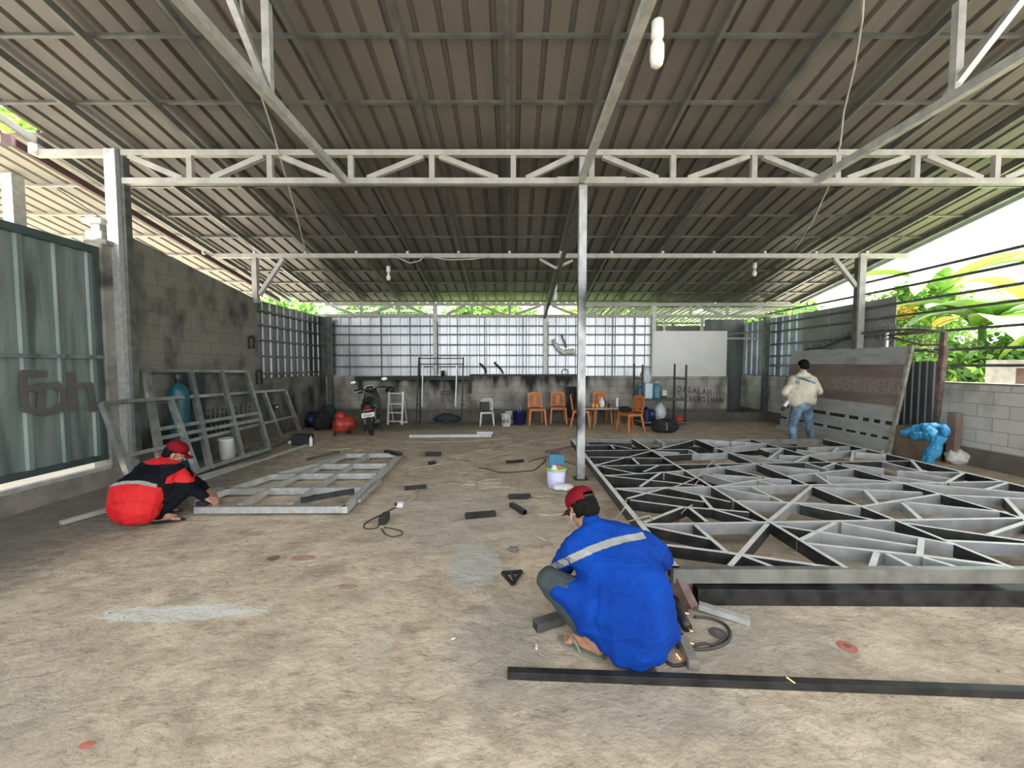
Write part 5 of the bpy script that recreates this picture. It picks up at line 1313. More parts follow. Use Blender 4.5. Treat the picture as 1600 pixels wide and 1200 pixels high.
def disc(px, py, r, mk, label):
    p = atz(px, py, .004); t = thing('cutting_disc', (p.x, p.y, 0), label, 'disc', 'grinding discs on the floor')
    mb = MB(); n = 26
    ro = [(p.x + r * math.cos(a), p.y + r * math.sin(a)) for a in [2 * math.pi * i / n for i in range(n)]]
    ri = [(p.x + r * .2 * math.cos(a), p.y + r * .2 * math.sin(a)) for a in [2 * math.pi * i / n for i in range(n)]]
    vs = [V((*q, .002)) for q in ro] + [V((*q, .002)) for q in ri] + [V((*q, .006)) for q in ro] + [V((*q, .006)) for q in ri]
    fs = []
    for i in range(n):
        j = (i + 1) % n; fs += [(2 * n + i, 2 * n + j, 3 * n + j, 3 * n + i), (i, n + i, n + j, j), (i, j, 2 * n + j, 2 * n + i), (n + i, 3 * n + i, 3 * n + j, n + j)]
    mb.add(vs, fs).build('disc_ring', M[mk], t)
    MB().lathe([(r * .2, .003), (r * .42, .0065), (r * .42, .0075), (r * .2, .007)], (p.x, p.y, 0), 20).build('centre_label', M['rust'] if mk != 'rust' else M['galv_dark'], t)
disc(1324, 1010, .045, 'disc_red', 'worn red cutting disc alone on the floor right of the cables')
disc(1015, 1047, .035, 'rust', 'small worn disc beside the blue worker shoe near the long black tube')
disc(1122, 989, .05, 'galv_dark', 'dark disc lying inside the cable loop')
p = atz(135, 1165, 0); tag(MB().lathe([(.002, 0), (.022, .001), (.022, .004), (.002, .005)], p, 16, squash=(1.2, .8)).build('red_scrap', M['disc_red']), 'flat red scrap on the floor at the lower left of the picture', 'scrap')
# triangle bracket
A_, B_, C_ = atz(785, 895, .015), atz(815, 893, .015), atz(801, 913, .015)
t = thing('triangle_bracket', A_, 'small black triangular bracket on the floor left of the blue worker knee', 'bracket')
mb = MB()
for a, b in ((A_, B_), (B_, C_), (C_, A_)): mb.beam(a, b, .022, .02)
mb.build('bracket_frame', M['black_steel'], t)
MB().beam(A_.lerp(B_, .45), C_.lerp(B_, .25), .018, .018).build('bracket_web', M['black_steel'], t)
p = atz(802, 860, 0); crumple('cement_chip', (p.x, p.y, .012), (.045, .04, .018), M['concrete'], 'grey-green cement chip at the edge of the pale round patch', 'chip', 55)
p = atz(838, 1013, 0); tag(MB().tube([(p.x, p.y - .012, .008), (p.x + .004, p.y + .014, .008)], .007, 8).build('cigarette_end', M['paper']), 'pale cigarette end on the floor left of the sandal', 'cigarette end')
p = atz(705, 1000, 0); tag(MB().tube([(p.x, p.y, .006), (p.x + .022, p.y + .008, .006)], .005, 8).build('cigarette_end', M['paper']), 'tiny pale stub on the bare floor in the middle foreground', 'cigarette end')
p = atz(846, 843, 0); tag(MB().beam(p + V((-.03, .05, .004)), p + V((.04, -.03, .004)), .006, .005).build('welding_rod', M['paper']), 'thin pale welding rod on the floor left of the red cap', 'welding rod')
p = atz(875, 884, .10); mb = MB().beam(atz(868, 889, .16), atz(884, 882, .19), .055, .045, hollow=.003)
tag(mb.build('tube_offcut', M['galv_dark']), 'short square tube held in front of the blue worker, its open end showing', 'offcut')
# grit and crumbs
rr = random.Random(11); mb = MB()
for i in range(420):
    x, y = rr.uniform(-4.5, 6), rr.uniform(1.2, 6.5); r = rr.uniform(.002, .008)
    mb.ball((x, y, r * .5), (r, r * rr.uniform(.6, 1.2), r * .7), 6)
tag(mb.build('floor_grit', M['concrete']), 'small crumbs of grit scattered over the cement floor', 'grit', kind='stuff')

# ------------------------------------------------------------------ lamps and hanging cords
def lamp(c, s, label, jar=False, cord=.2):
    c = V(c); t = thing('hanging_lamp', c, label, 'lamp')
    MB().lathe([(.020 * s, .10 * s), (.030 * s, .095 * s), (.032 * s, .02 * s), (.022 * s, .0)], c, 16).build('lamp_holder', M['ceramic'], t, smooth=True)
    MB().lathe([(.018 * s, .005 * s), (.028 * s, -.01 * s), (.036 * s, -.03 * s), (.036 * s, -.09 * s), (.030 * s, -.12 * s), (.012 * s, -.135 * s)] if jar else
               [(.014 * s, .0), (.018 * s, -.03 * s), (.032 * s, -.06 * s), (.034 * s, -.085 * s), (.020 * s, -.115 * s), (.004 * s, -.12 * s)], c, 18).build('bulb', M['glass_w'], t, smooth=True)
    MB().tube([c + V((0, 0, .10 * s)), c + V((.004, 0, .10 * s + cord))], .004, 6).build('cord', M['blackp'], t)
    return t
Yl = 2.45
c = aty(1027, 64, Yl); c.x = aty(1027, 64, Yl).x
lamp(c, 1.16, 'large milky bulb in a cream holder hanging near the camera under the roof', True, cord=roofz(Yl) - c.z - .17)
for px, py, y, lb in ((607, 426, YM - .02, 'small bulb hanging below the cross beam left of centre'), (867, 455, 9.4, 'small milky bulb hanging by the sloping stay near the post'),
                      (1179, 420, 8.6, 'small bulb hanging under the roof on the right side'), (1038, 512, YBT, 'small bulb hanging above the white board')):
    c = aty(px, py, y); lamp(c, 1.35 if py != 455 else 1.7, lb, py == 455, cord=max(.05, (roofz(y) - .03 if py in (455, 420) else (zm if py == 426 else zbb)) - c.z - .135))
def air(pts, r, mk, label, name='power_line'):
    return tag(MB().tube(pts, r, 6).build(name, M[mk], smooth=True), label, 'cord')
air([aty(1350, -30, 3.0), aty(1347, 30, 3.4), aty(1336, 100, 4.0), aty(1318, 175, 4.8), aty(1313, 225, 5.3), aty(1303, 255, 5.45), aty(1295, 290, 5.9), aty(1270, 345, 7.0), aty(1240, 392, 8.1)], .012, 'galv_white', 'pale twisted cord running under the right side of the roof')
air([aty(372, -30, 3.2), aty(385, 60, 3.8), aty(405, 140, 4.5), aty(425, 200, 5.0), aty(436, 240, 5.33), aty(448, 280, 5.6), aty(462, 330, 6.8), aty(478, 392, 8.1)], .011, 'galv_white', 'pale twisted cord running under the left side of the roof')
air([aty(507, 242, 5.3), aty(540, 275, 5.34), aty(562, 315, 5.8), aty(590, 336, 6.3), aty(612, 344, 6.8), aty(628, 375, 7.6), aty(640, 392, 8.1)], .010, 'galv_dark', 'slack grey cable hanging behind the lattice truss left of centre')
air([aty(615, 397, 8.12), aty(625, 404, 8.12), aty(640, 411, 8.12), aty(655, 408, 8.12), aty(664, 400, 8.12), aty(700, 406, 8.12), aty(740, 405, 8.12), aty(765, 400, 8.12)], .012, 'galv_old', 'loose cable loop on the cross beam left of centre')
air([aty(90, 296, 5.6), aty(130, 322, 5.55), aty(165, 345, 5.5), aty(186, 362, 5.42)], .008, 'blackp', 'thin dark wire sagging to the galvanised post above the gate')

# ------------------------------------------------------------------ glowing spatter
rr = random.Random(21); sp_pts = [(1040, 935, .06), (1047, 939, .05), (1072, 958, .04), (1064, 998, .02), (1078, 985, .03), (1060, 1026, .01), (1035, 925, .08), (1053, 958, .03), (1080, 1005, .02), (947, 812, .12), (1236, 1063, .05), (1030, 960, .03)]
for i, (px, py, z) in enumerate(sp_pts):
    p = atz(px, py, z); mb = MB(); d = V((rr.uniform(.3, 1), rr.uniform(-.6, -.1), rr.uniform(-.5, .1))).normalized() * (.014 if i != 10 else .02)
    mb.cap(p - d, .0016, p + d, .0008, 6)
    o = mb.build('spark', M['spark']); tag(o, 'tiny glowing orange spark, %s' % ['high by the jacket elbow', 'just under the elbow spark', 'right above the grinder', 'low beside the jacket hem', 'over the coiled cable start', 'lowest one by the jacket hem', 'highest one at the lattice corner', 'over the scorched plate', 'over the dark block', 'behind the red cap', 'lying on the long black tube', 'close to the jacket side'][i], 'spark', 'sparks around the blue worker')
# ------------------------------------------------------------------ plants and buildings outside
def leaf_cloud(mb, c, r, n, size, seed, shell=.55):
    rr = random.Random(seed); c = V(c)
    for i in range(n):
        d = V((rr.gauss(0, 1), rr.gauss(0, 1), rr.gauss(0, 1)))
        d.normalize(); k = shell + (1 - shell) * rr.random()
        k *= .8 + .35 * noise.noise(d * 2.3 + V((seed, 0, 0)))
        p = c + V((d.x * r[0] * k, d.y * r[1] * k, d.z * r[2] * k))
        s = size * rr.uniform(.6, 1.3)
        a = V((rr.uniform(-1, 1), rr.uniform(-1, 1), rr.uniform(-.9, .3))).normalized()
        b = a.cross(V((rr.uniform(-1, 1), rr.uniform(-1, 1), rr.uniform(-1, 1)))).normalized()
        mb.mi = rr.choice((0, 0, 0, 1, 1, 2))
        q = a * s; w = b * s * .32; nn = a.cross(b) * s * .1
        mb.add([p, p + q * .5 + w + nn, p + q, p + q * .5 - w + nn], [(0, 1, 2, 3)])
def tree(x, y, h, r, n, label, mats=('leaf', 'leaf_dark', 'leaf_lime'), size=.16, cat='tree', name='leafy_tree', seed=1, lean=0):
    t = thing(name, (x, y, -.05), label, cat)
    rr = random.Random(seed); mb = MB()
    base = V((x, y, -.1)); top = V((x + lean, y, h))
    mb.tube([base, base.lerp(top, .5) + V((rr.uniform(-.1, .1), 0, 0)), top], lambda s: .10 * r[0] * (1 - .7 * s) + .02, 8)
    for i in range(7):
        a = base.lerp(top, rr.uniform(.45, .95)); d = V((rr.uniform(-1, 1) * r[0], rr.uniform(-1, 1) * r[1], rr.uniform(.1, .8) * r[2])) * .75
        mb.tube([a, a + d * .5 + V((0, 0, .08)), a + d], lambda s: .03 * r[0] * (1 - .7 * s) + .008, 6)
    mb.build('trunk', M['trunk'], t, smooth=True)
    mb = MB()
    leaf_cloud(mb, (x + lean, y, h), r, n, size, seed)
    for i in range(6):
        a = 2 * math.pi * i / 6 + seed; leaf_cloud(mb, (x + lean + math.cos(a) * r[0] * .6, y + math.sin(a) * r[1] * .6, h + rr.uniform(-.4, .3) * r[2]), [q * .5 for q in r], n // 9, size, seed * 7 + i)
    mb.build('foliage', [M[k] for k in mats], t)
    return t
def blade(mb, base, direction, length, width, droop, seed=0, n=14, fold=.25, tear=True):
    rr = random.Random(seed); base = V(base); d = V(direction).normalized()
    side = d.cross(V((0, 0, 1)));  side = side.normalized() if side.length > .1 else V((1, 0, 0))
    spine = []; p = base.copy(); dd = d.copy()
    for i in range(n + 1):
        spine.append(p.copy()); p = p + dd * (length / n); dd = (dd + V((0, 0, -droop / n))).normalized()
    vs = []; 
    for i, q in enumerate(spine):
        u = i / n; w = width * (math.sin(math.pi * min(1, u * .92 + .08)) ** .55) * (1 - .15 * u)
        up = side.cross((spine[min(i + 1, n)] - spine[max(i - 1, 0)]).normalized())
        if up.z < 0: up = -up
        ww = w * (1 + (rr.uniform(-.10, .06) if tear else 0))
        vs += [q - side * ww + up * ww * fold, q, q + side * ww + up * ww * fold]
    fs = []
    for i in range(n):
        for k in (0, 1):
            a = i * 3 + k; fs.append((a, a + 1, a + 4, a + 3))
    mb.add(vs, fs)
    mb.tube(spine, lambda s: .018 * (1 - .8 * s) + .003, 5)
def banana(x, y, h, label, seed, n=7, L=2.0, W=.30, mk='leaf', yellow=False):
    t = thing('banana_plant', (x, y, -.05), label, 'banana plant')
    rr = random.Random(seed)
    MB().tube([(x, y, -.1), (x + .05, y, h * .5), (x, y, h)], lambda s: .13 - .07 * s, 12).build('stem', M['leaf_dark'], t, smooth=True)
    for i in range(n):
        a = 2 * math.pi * i / n + rr.uniform(-.3, .3); el = rr.uniform(.5, 1.5)
        mb = MB(); blade(mb, (x, y, h - .05), (math.cos(a), math.sin(a), el), L * rr.uniform(.8, 1.15), W * rr.uniform(.8, 1.1), rr.uniform(1.2, 2.4), seed * 31 + i)
        k = 'leaf_yellow' if yellow and i == 2 else ('leaf_lime' if i % 3 == 0 else mk)
        mb.build('banana_leaf', M[k], t, smooth=True)
    return t
def palm(x, y, h, label, seed, n=9, L=1.8):
    t = thing('palm', (x, y, -.05), label, 'palm'); rr = random.Random(seed)
    MB().tube([(x, y, -.1), (x, y, h)], lambda s: .10 - .04 * s, 10).build('trunk', M['trunk'], t, smooth=True)
    for i in range(n):
        a = 2 * math.pi * i / n + rr.uniform(-.3, .3); d = V((math.cos(a), math.sin(a), rr.uniform(.5, 1.3))).normalized()
        side = d.cross(V((0, 0, 1))).normalized(); p = V((x, y, h)); sp_ = []
        dd = d.copy()
        for k in range(15): sp_.append(p.copy()); p = p + dd * L / 14; dd = (dd + V((0, 0, -.11))).normalized()
        mb = MB(); mb.tube(sp_, lambda s: .016 * (1 - .8 * s) + .003, 5)
        for k in range(2, 15):
            l = .42 * math.sin(math.pi * (k / 15) ** .8) + .08
            for s in (-1, 1):
                q = sp_[k]; tip = q + side * s * l * .8 + dd * l * .35 + V((0, 0, -.22 * l)); w = V((0, 0, .014)) + dd * .018
                mb.add([q - w, q + w, tip], [(0, 1, 2)])
        mb.mi = 0
        mb.build('frond', M['leaf' if i % 3 else 'leaf_lime'], t)
    return t
# right side garden
tree(9.4, 10.4, 1.7, (1.0, 1.3, 1.1), 2600, 'dense green shrub behind the grey boards on the right', seed=3)
tree(10.2, 8.2, 1.5, (1.3, 1.4, .85), 3000, 'broad green bush seen through the ornamental gate', mats=('leaf', 'leaf_dark', 'leaf_lime'), seed=5)
tree(10.8, 6.3, 1.15, (1.5, 1.2, .65), 3000, 'low light-green bush behind the right rails next to the gate post', mats=('leaf_lime', 'leaf', 'leaf_dark'), seed=6)
tree(11.8, 4.6, 1.1, (1.6, 1.2, .75), 2600, 'low lime-green bush at the right edge behind the rails', mats=('leaf_lime', 'leaf', 'leaf_lime'), seed=8)
tree(11.4, 11.5, 3.0, (1.4, 1.5, 1.2), 2600, 'green tree rising above the grey boards at the right', seed=9)
tree(13.6, 13.0, 3.3, (1.5, 1.3, 1.3), 2000, 'pale green tree beyond the far right corner', mats=('leaf_lime', 'leaf', 'leaf'), seed=10)
tree(10.6, 10.9, 3.05, (.5, .5, .30), 500, 'small shrub with bright orange-yellow flowers above the grey boards', mats=('leaf_yellow', 'leaf_orange', 'leaf_yellow'), size=.12, cat='shrub', name='flowering_shrub', seed=12)
tree(12.6, 8.0, 3.15, (.9, .6, .40), 700, 'shrub with orange and yellow leaves between the rails', mats=('leaf_orange', 'leaf_yellow', 'leaf_lime'), size=.16, cat='shrub', name='flowering_shrub', seed=13)
banana(10.3, 8.6, 2.5, 'banana plant with a yellow leaf and a lime leaf seen through the right rails', 4, n=9, L=1.5, W=.36, yellow=True)
banana(10.9, 10.0, 3.5, 'tall banana plant under the right end of the roof', 7, n=8, L=2.3, W=.36)
banana(10.2, 6.5, 2.15, 'banana plant behind the rails near the right picture edge', 9, n=8, L=2.0, W=.34)
banana(10.6, 3.9, 1.6, 'small banana plant at the right edge of the picture', 15, n=6, L=1.3, W=.26)
palm(11.2, 9.4, 2.2, 'feathery palm between the tall right post and the banana plants', 3)
palm(12.8, 11.0, 3.2, 'taller feathery palm behind, close under the roof edge', 5, L=2.2)
t = thing('white_house', (21, 10, 0), 'bright white house behind the garden on the right', 'house')
MB().box((21.5, 11.0, 1.2), (5, 7, 2.7)).build('house_wall', M['house'], t)
MB().slab([(18.6, 7.2, 2.5), (24.4, 7.2, 2.5), (24.4, 11, 3.5), (18.6, 11, 3.5)], (0, 0, .08)).build('house_roof', M['house_roof'], t)
MB().slab([(18.6, 14.8, 2.5), (24.4, 14.8, 2.5), (24.4, 11, 3.5), (18.6, 11, 3.5)], (0, 0, .08)).build('house_roof', M['house_roof'], t)
for y in (8.6, 11.6): MB().box((18.98, y, 1.5), (.06, 1.3, 1.2)).build('window', M['dark_glass'], t)
mb = MB().box((8.1, 4.9, .75), (.2, 2.6, 1.62)); tag(mb.build('planter_wall', M['planter']), 'low brown garden wall right behind the right block wall', 'garden wall')
mb = MB().box((9.0, 7.0, .9), (.06, .8, 1.6)); tag(mb.build('garden_panel', M['galv_old']), 'pale upright panel among the plants behind the gate post', 'panel')
# trees behind the shed and on the left
for i, (x, y, h, r, lb, mt) in enumerate(((-5.5, 17.5, 3.4, (2.6, 1.5, 1.8), 'green tree behind the left end of the back truss', ('leaf', 'leaf_dark', 'leaf_lime')),
                                     (-.9, 17.6, 3.3, (2.4, 1.4, 1.6), 'bright green tree seen through the middle of the back truss', ('leaf', 'leaf_lime', 'leaf_dark')),
                                     (3.2, 18.6, 3.4, (1.4, 1.2, 1.3), 'yellow-green tree seen through the back truss left of the post', ('leaf_lime', 'leaf_yellow', 'leaf')),
                                     (6.4, 18.5, 3.4, (2.6, 1.6, 1.8), 'green tree beyond the rear lean-to roof', ('leaf', 'leaf_dark', 'leaf_lime')),
                                     (11.5, 17.5, 3.6, (2.4, 1.6, 2.0), 'large green tree beyond the far right corner', ('leaf', 'leaf_dark', 'leaf_lime')),
                                     (-10.8, 17.0, 3.3, (3.0, 2.0, 2.2), 'green tree beyond the far left corner', ('leaf', 'leaf_dark', 'leaf_lime')),
                                     (-16.5, 12.5, 8.6, (3.2, 3.2, 2.6), 'tall light-green tree above the left roof edge', ('leaf_lime', 'leaf', 'leaf_lime')))):
    tree(x, y, h, r, 3200, lb, mt, size=.24, seed=30 + i)
# ------------------------------------------------------------------ people
def blob(name, mb, m, parent, voxel=.008, smooth=6, mats=None):
    """fuse overlapping closed shapes into one continuous surface"""
    me = bpy.data.meshes.new('tmp'); me.from_pydata([tuple(p) for p in mb.v], [], mb.f); me.update()
    bm = bmesh.new(); bm.from_mesh(me); bmesh.ops.recalc_face_normals(bm, faces=bm.faces[:]); bm.to_mesh(me); bm.free()
    o = bpy.data.objects.new('tmp', me); scene.collection.objects.link(o)
    r = o.modifiers.new('r', 'REMESH'); r.mode = 'VOXEL'; r.voxel_size = voxel
    s = o.modifiers.new('s', 'SMOOTH'); s.factor = .5; s.iterations = smooth
    bpy.context.view_layer.update()
    dg = bpy.context.evaluated_depsgraph_get()
    nm = bpy.data.meshes.new_from_object(o.evaluated_get(dg))
    bpy.data.objects.remove(o, do_unlink=True)
    nm.name = name
    nm.materials.clear()
    for q in (m if isinstance(m, (list, tuple)) else [m]): nm.materials.append(q)
    for p in nm.polygons: p.use_smooth = True
    ob = bpy.data.objects.new(name, nm); scene.collection.objects.link(ob)
    ob.parent = parent; ob.location = -parent.location
    return ob
def wrinkle(ob, fn):
    ns = [v.normal.copy() for v in ob.data.vertices]; cs = [v.co.copy() for v in ob.data.vertices]
    out = []
    for c, n in zip(cs, ns): out.extend(c + n * fn(c, n))
    ob.data.vertices.foreach_set('co', out); ob.data.update()
def hand(mb, wrist, d, palm_n, thumb_side, curl=.6, s=1.0):
    """palm, four bent fingers of different length, thumb from the side of the palm"""
    w = V(wrist); d = V(d).normalized(); n = V(palm_n); n = (n - d * n.dot(d)).normalized(); sd = d.cross(n).normalized() * thumb_side
    for k in (-1.5, -.5, .5, 1.5):
        mb.cap(w + sd * k * .010 * s, .015 * s, w + d * .080 * s + sd * k * .020 * s, .0125 * s, 8)
    for k, L in ((1.5, .070), (.5, .080), (-.5, .074), (-1.5, .058)):
        p = w + d * .085 * s + sd * k * .0205 * s; dd = d.copy()
        for j, (f, r) in enumerate(((.42, .0098), (.32, .0088), (.26, .0078))):
            dd = (dd + n * curl * (.55 if j == 0 else .75)).normalized()
            q = p + dd * L * f * s; mb.cap(p, r * s, q, r * .92 * s, 8); p = q
    p = w + d * .025 * s + sd * .022 * s; dd = (d * .6 + sd * .75 + n * .25).normalized()
    for f, r in ((.045, .0125), (.032, .0105), (.026, .009)):
        q = p + dd * f * s; mb.cap(p, r * s, q, r * .9 * s, 8); p = q; dd = (dd * .7 + d * .35 + n * curl * .35).normalized()
def head(mb, c, f, up, s=1.0):
    """skull, jaw, nose, lips, brow, ears; c is the skull centre, f the facing direction"""
    c = V(c); f = V(f).normalized(); up = V(up); up = (up - f * up.dot(f)).normalized(); r = f.cross(up).normalized()
    B = Matrix((r, f, up)).transposed()
    def P(x, y, z): return c + B @ V((x, y, z)) * s
    mb.ball(P(0, -.012, .02), (.076 * s, .094 * s, .092 * s), 20, rot=B)
    mb.ball(P(0, .032, -.045), (.056 * s, .056 * s, .062 * s), 16, rot=B)
    mb.ball(P(0, .055, -.085), (.028 * s, .026 * s, .022 * s), 12, rot=B)
    mb.cap(P(0, .082, .012), .010 * s, P(0, .104, -.022), .014 * s, 10)
    for q in (-1, 1):
        mb.ball(P(q * .011, .096, -.026), .009 * s, 8)
        mb.ball(P(q * .032, .074, .020), (.020 * s, .012 * s, .008 * s), 10, rot=B)
        mb.ball(P(q * .034, .064, -.022), (.022 * s, .018 * s, .02 * s), 10, rot=B)
        mb.ball(P(q * .079, -.008, -.010), (.010 * s, .020 * s, .032 * s), 12, rot=B)
    mb.ball(P(0, .080, -.052), (.024 * s, .011 * s, .006 * s), 10, rot=B); mb.ball(P(0, .079, -.062), (.021 * s, .012 * s, .007 * s), 10, rot=B)
    return P, B
def eyes(P, parent, s=1.0):
    for q in (-1, 1):
        MB().ball(P(q * .032, .078, .003), .0105 * s, 10).ball(P(q * .032, .0865, .003), .0045 * s, 8).build('eye', M['eye_white'], parent, smooth=True)
def foot(mb, ankle, toe, z0=.0, s=1.0, toes=True):
    a = V(ankle); t = V(toe); d = V((t.x - a.x, t.y - a.y, 0)).normalized(); sd = V((-d.y, d.x, 0))
    heel = V((a.x, a.y, z0 + .032)) - d * .045 * s
    ball = V((a.x, a.y, z0 + .026)) + d * .115 * s
    mb.cap(a, .036 * s, heel, .032 * s, 10); mb.cap(heel, .030 * s, ball, .026 * s, 10); mb.cap(a, .034 * s, ball + V((0, 0, .008)), .024 * s, 10)
    mb.cap(ball - sd * .026 * s, .022 * s, ball + sd * .026 * s, .020 * s, 10)
    if toes:
        for k, (o, L, r) in enumerate(((-.034, .058, .014), (-.013, .052, .0105), (.006, .046, .0098), (.022, .038, .0092), (.036, .030, .0085))):
            p = ball + sd * o * s + V((0, 0, -.006)); mb.cap(p, r * 1.15 * s, p + d * L * s + V((0, 0, -.008)), r * s, 8)
    return heel, ball, d, sd
def hull(mb, balls, n=12):
    """convex cloth volume wrapped round a set of (centre, radius) balls"""
    t = MB()
    for c, r in balls: t.ball(c, r, n)
    bm = bmesh.new()
    for p in t.v: bm.verts.new(p)
    bm.verts.ensure_lookup_table()
    res = bmesh.ops.convex_hull(bm, input=bm.verts[:])
    junk = [e for e in res['geom_interior'] + res['geom_unused'] if isinstance(e, bmesh.types.BMVert)]
    bmesh.ops.delete(bm, geom=list(set(junk)), context='VERTS')
    bm.verts.ensure_lookup_table(); bm.verts.index_update()
    mb.add([v.co.copy() for v in bm.verts], [tuple(v.index for v in f.verts) for f in bm.faces]); bm.free()
    return mb

# blue plastic sheet: bunched on the box, one end hanging to the floor
XT = 6.78
def T(px, py, dx=0): return atx(px, py, XT + dx)
mb = MB()
mb.cap(T(1413, 675), .055, T(1428, 671, .05), .06, 12); mb.cap(T(1428, 671, .05), .06, T(1446, 668, .10), .09, 12); mb.cap(T(1446, 668, .10), .09, T(1470, 672, .12), .085, 12)
mb.cap(T(1432, 681), .07, T(1455, 683), .09, 12); mb.cap(T(1455, 675, .06), .10, T(1466, 686), .09, 12)
mb.cap(T(1466, 686), .09, T(1457, 705, -.02), .085, 12); mb.cap(T(1457, 705, -.02), .09, T(1449, 721, -.04), .085, 12)
mb.cap(T(1474, 668, .05), .05, T(1478, 678, 0), .035, 10)
tb = thing('plastic_sheet', (XT, 6.6, 0), 'crumpled bright blue plastic sheet draped over the brown box by the right wall', 'plastic sheet')
o = blob('blue_plastic', mb, M['blue_tarp'], tb, .009, 6)
wrinkle(o, lambda c, n: .035 * noise.noise(c * 6) + .020 * noise.noise(V((c.x * 11, c.y * 16, c.z * 5))) + .012 * noise.noise(c * 24))
for v in o.data.vertices:
    if v.co.z < .012: v.co.z = .012
# ---- crouching man in the blue jacket ---------------------------------------
root = V((.60, 2.12, 0))
bw_ = thing('person', root, 'crouching person in a royal blue work jacket and dark red cap cutting steel', 'person')
mb = MB()
pel, nk = V((.66, 2.04, .25)), V((.50, 2.36, .58))
hc = V((.445, 2.455, .685)); hf = V((-.42, .62, -.62)).normalized(); hu = V((-.25, .45, .85))
P, B = head(mb, hc, hf, hu)
mb.cap(nk, .062, hc + V((.01, -.02, -.05)), .055, 12)
mb.ball(pel, (.15, .13, .12), 16); mb.cap(pel, .11, (.61, 2.22, .38), .11, 14); mb.cap((.61, 2.22, .38), .11, nk + V((.02, -.02, -.10)), .09, 14)
shL, shR = V((.37, 2.27, .52)), V((.73, 2.36, .54))
mb.cap(shL, .058, shR, .058, 12)
eL, wL = V((.31, 2.42, .32)), V((.37, 2.60, .33)); eR, wR = V((.93, 2.44, .42)), V((1.01, 2.555, .275))
mb.cap(shL, .052, eL, .042, 12); mb.cap(eL, .040, wL, .028, 12); mb.cap(shR, .052, eR, .042, 12); mb.cap(eR, .040, wR, .028, 12)
hand(mb, wL, (.35, .9, -.25), (.7, -.3, -.5), 1, .7); hand(mb, wR, (.25, .75, -.55), (-.2, -.6, -.75), -1, .75)
hL, kL, aL, tL = V((.57, 2.05, .25)), V((.215, 2.21, .355)), V((.44, 2.09, .085)), V((.30, 2.19, .03))
hR, kR, aR, tR = V((.76, 2.09, .24)), V((.83, 2.43, .38)), V((.67, 2.09, .085)), V((.62, 2.25, .03))
for h, k, a in ((hL, kL, aL), (hR, kR, aR)): mb.cap(h, .088, k, .058, 12); mb.cap(k, .056, a, .036, 12)
fL = foot(mb, aL, tL, .018); fR = foot(mb, aR, tR, .018)
blob('body', mb, M['skin'], bw_, .0042, 4)
eyes(P, bw_)
mb = MB()
for h, k, a in ((hL, kL, aL), (hR, kR, aR)):
    mb.cap(h, .105, k, .074, 14); mb.cap(k, .073, a + (k - a) * .22, .055, 14)
tr_ = blob('trousers', mb, M['trouser_grey'], bw_, .007, 6)
wrinkle(tr_, lambda c, n: .006 * noise.noise(c * 18))
for nm, ff in (('sandal', fL), ('sandal', fR)):
    heel, ball, d, sd = ff
    mb = MB(); pts = []
    for i in range(24):
        a = 2 * math.pi * i / 24; u = math.cos(a); w = .044 + .008 * u
        c = heel.lerp(ball, .72) ; pts.append(V((c.x, c.y, .001)) + d * u * .142 + sd * math.sin(a) * w)
    mb.slab(pts, (0, 0, .016)); s_ = mb.build('sandal', M['sole'], bw_)
    mb = MB(); top = ball + d * .02 + V((0, 0, .022))
    for q in (-1, 1):
        g0 = heel.lerp(ball, .55) + sd * q * .048; g0.z = .02
        mb.tube([g0, g0.lerp(top, .5) + V((0, 0, .026)) + sd * q * .012, top], .0065, 7)
    mb.build('sandal_strap', M['sole'], bw_)
# jacket
mb = MB()
hull(mb, [(shL, .074), (shR, .080), ((.52, 2.335, .59), .085), ((.62, 2.12, .34), .17), ((.72, 2.16, .34), .15), ((.58, 2.14, .36), .15)])
hull(mb, [((.52, 2.33, .58), .075), ((.495, 2.37, .625), .066)])
hull(mb, [((.60, 2.12, .36), .16), ((.74, 2.16, .36), .14), ((.80, 2.30, .40), .09), ((.90, 2.13, .075), .035), ((.76, 1.99, .065), .04), ((.56, 1.965, .085), .045), ((.58, 2.04, .26), .15), ((.70, 2.02, .22), .14)])
hull(mb, [((.56, 2.08, .27), .13), ((.40, 2.13, .31), .098), ((.315, 2.165, .32), .086), ((.50, 2.00, .13), .05), ((.375, 2.09, .215), .045)])
mb.cap(shL, .076, eL, .060, 14); mb.cap(eL, .060, wL.lerp(eL, .25), .046, 14)
hull(mb, [(shR, .080), (eR, .070), ((.74, 2.26, .46), .09)]); mb.cap(eR, .068, wR.lerp(eR, .05), .054, 14)
jk = blob('jacket', mb, M['blue_cloth'], bw_, .0062, 8)
def jw(c, n):
    # pulled folds running diagonally across the back plus soft rumples
    q = c.x * 9 + c.z * 16 + 2.2 * noise.noise(c * 5)
    a = math.sin(q) * .5 + .5
    k = .004 * noise.noise(c * 18) + .008 * noise.noise(V((c.x * 5, c.y * 9, c.z * 13))) + .005 * (1 - abs(noise.noise(V((c.x * 5, c.y * 7, c.z * 20))) * 1.6)) ** 5
    lower = max(0, min(1, (.46 - c.z) / .12))
    # long folds fanning out from the shoulders down to the hem
    ang = math.atan2(c.x - .60, 2.62 - c.y + (.6 - c.z) * .8)
    fold = (math.sin(ang * 21 + 1.8 * noise.noise(c * 4)) * .5 + .5) ** 4
    return k + lower * (.008 * a ** 3 + .022 * fold) - .002
wrinkle(jk, jw)
for v in jk.data.vertices:
    if v.co.z < .035: v.co.z = .035 + (v.co.z - .035) * .1
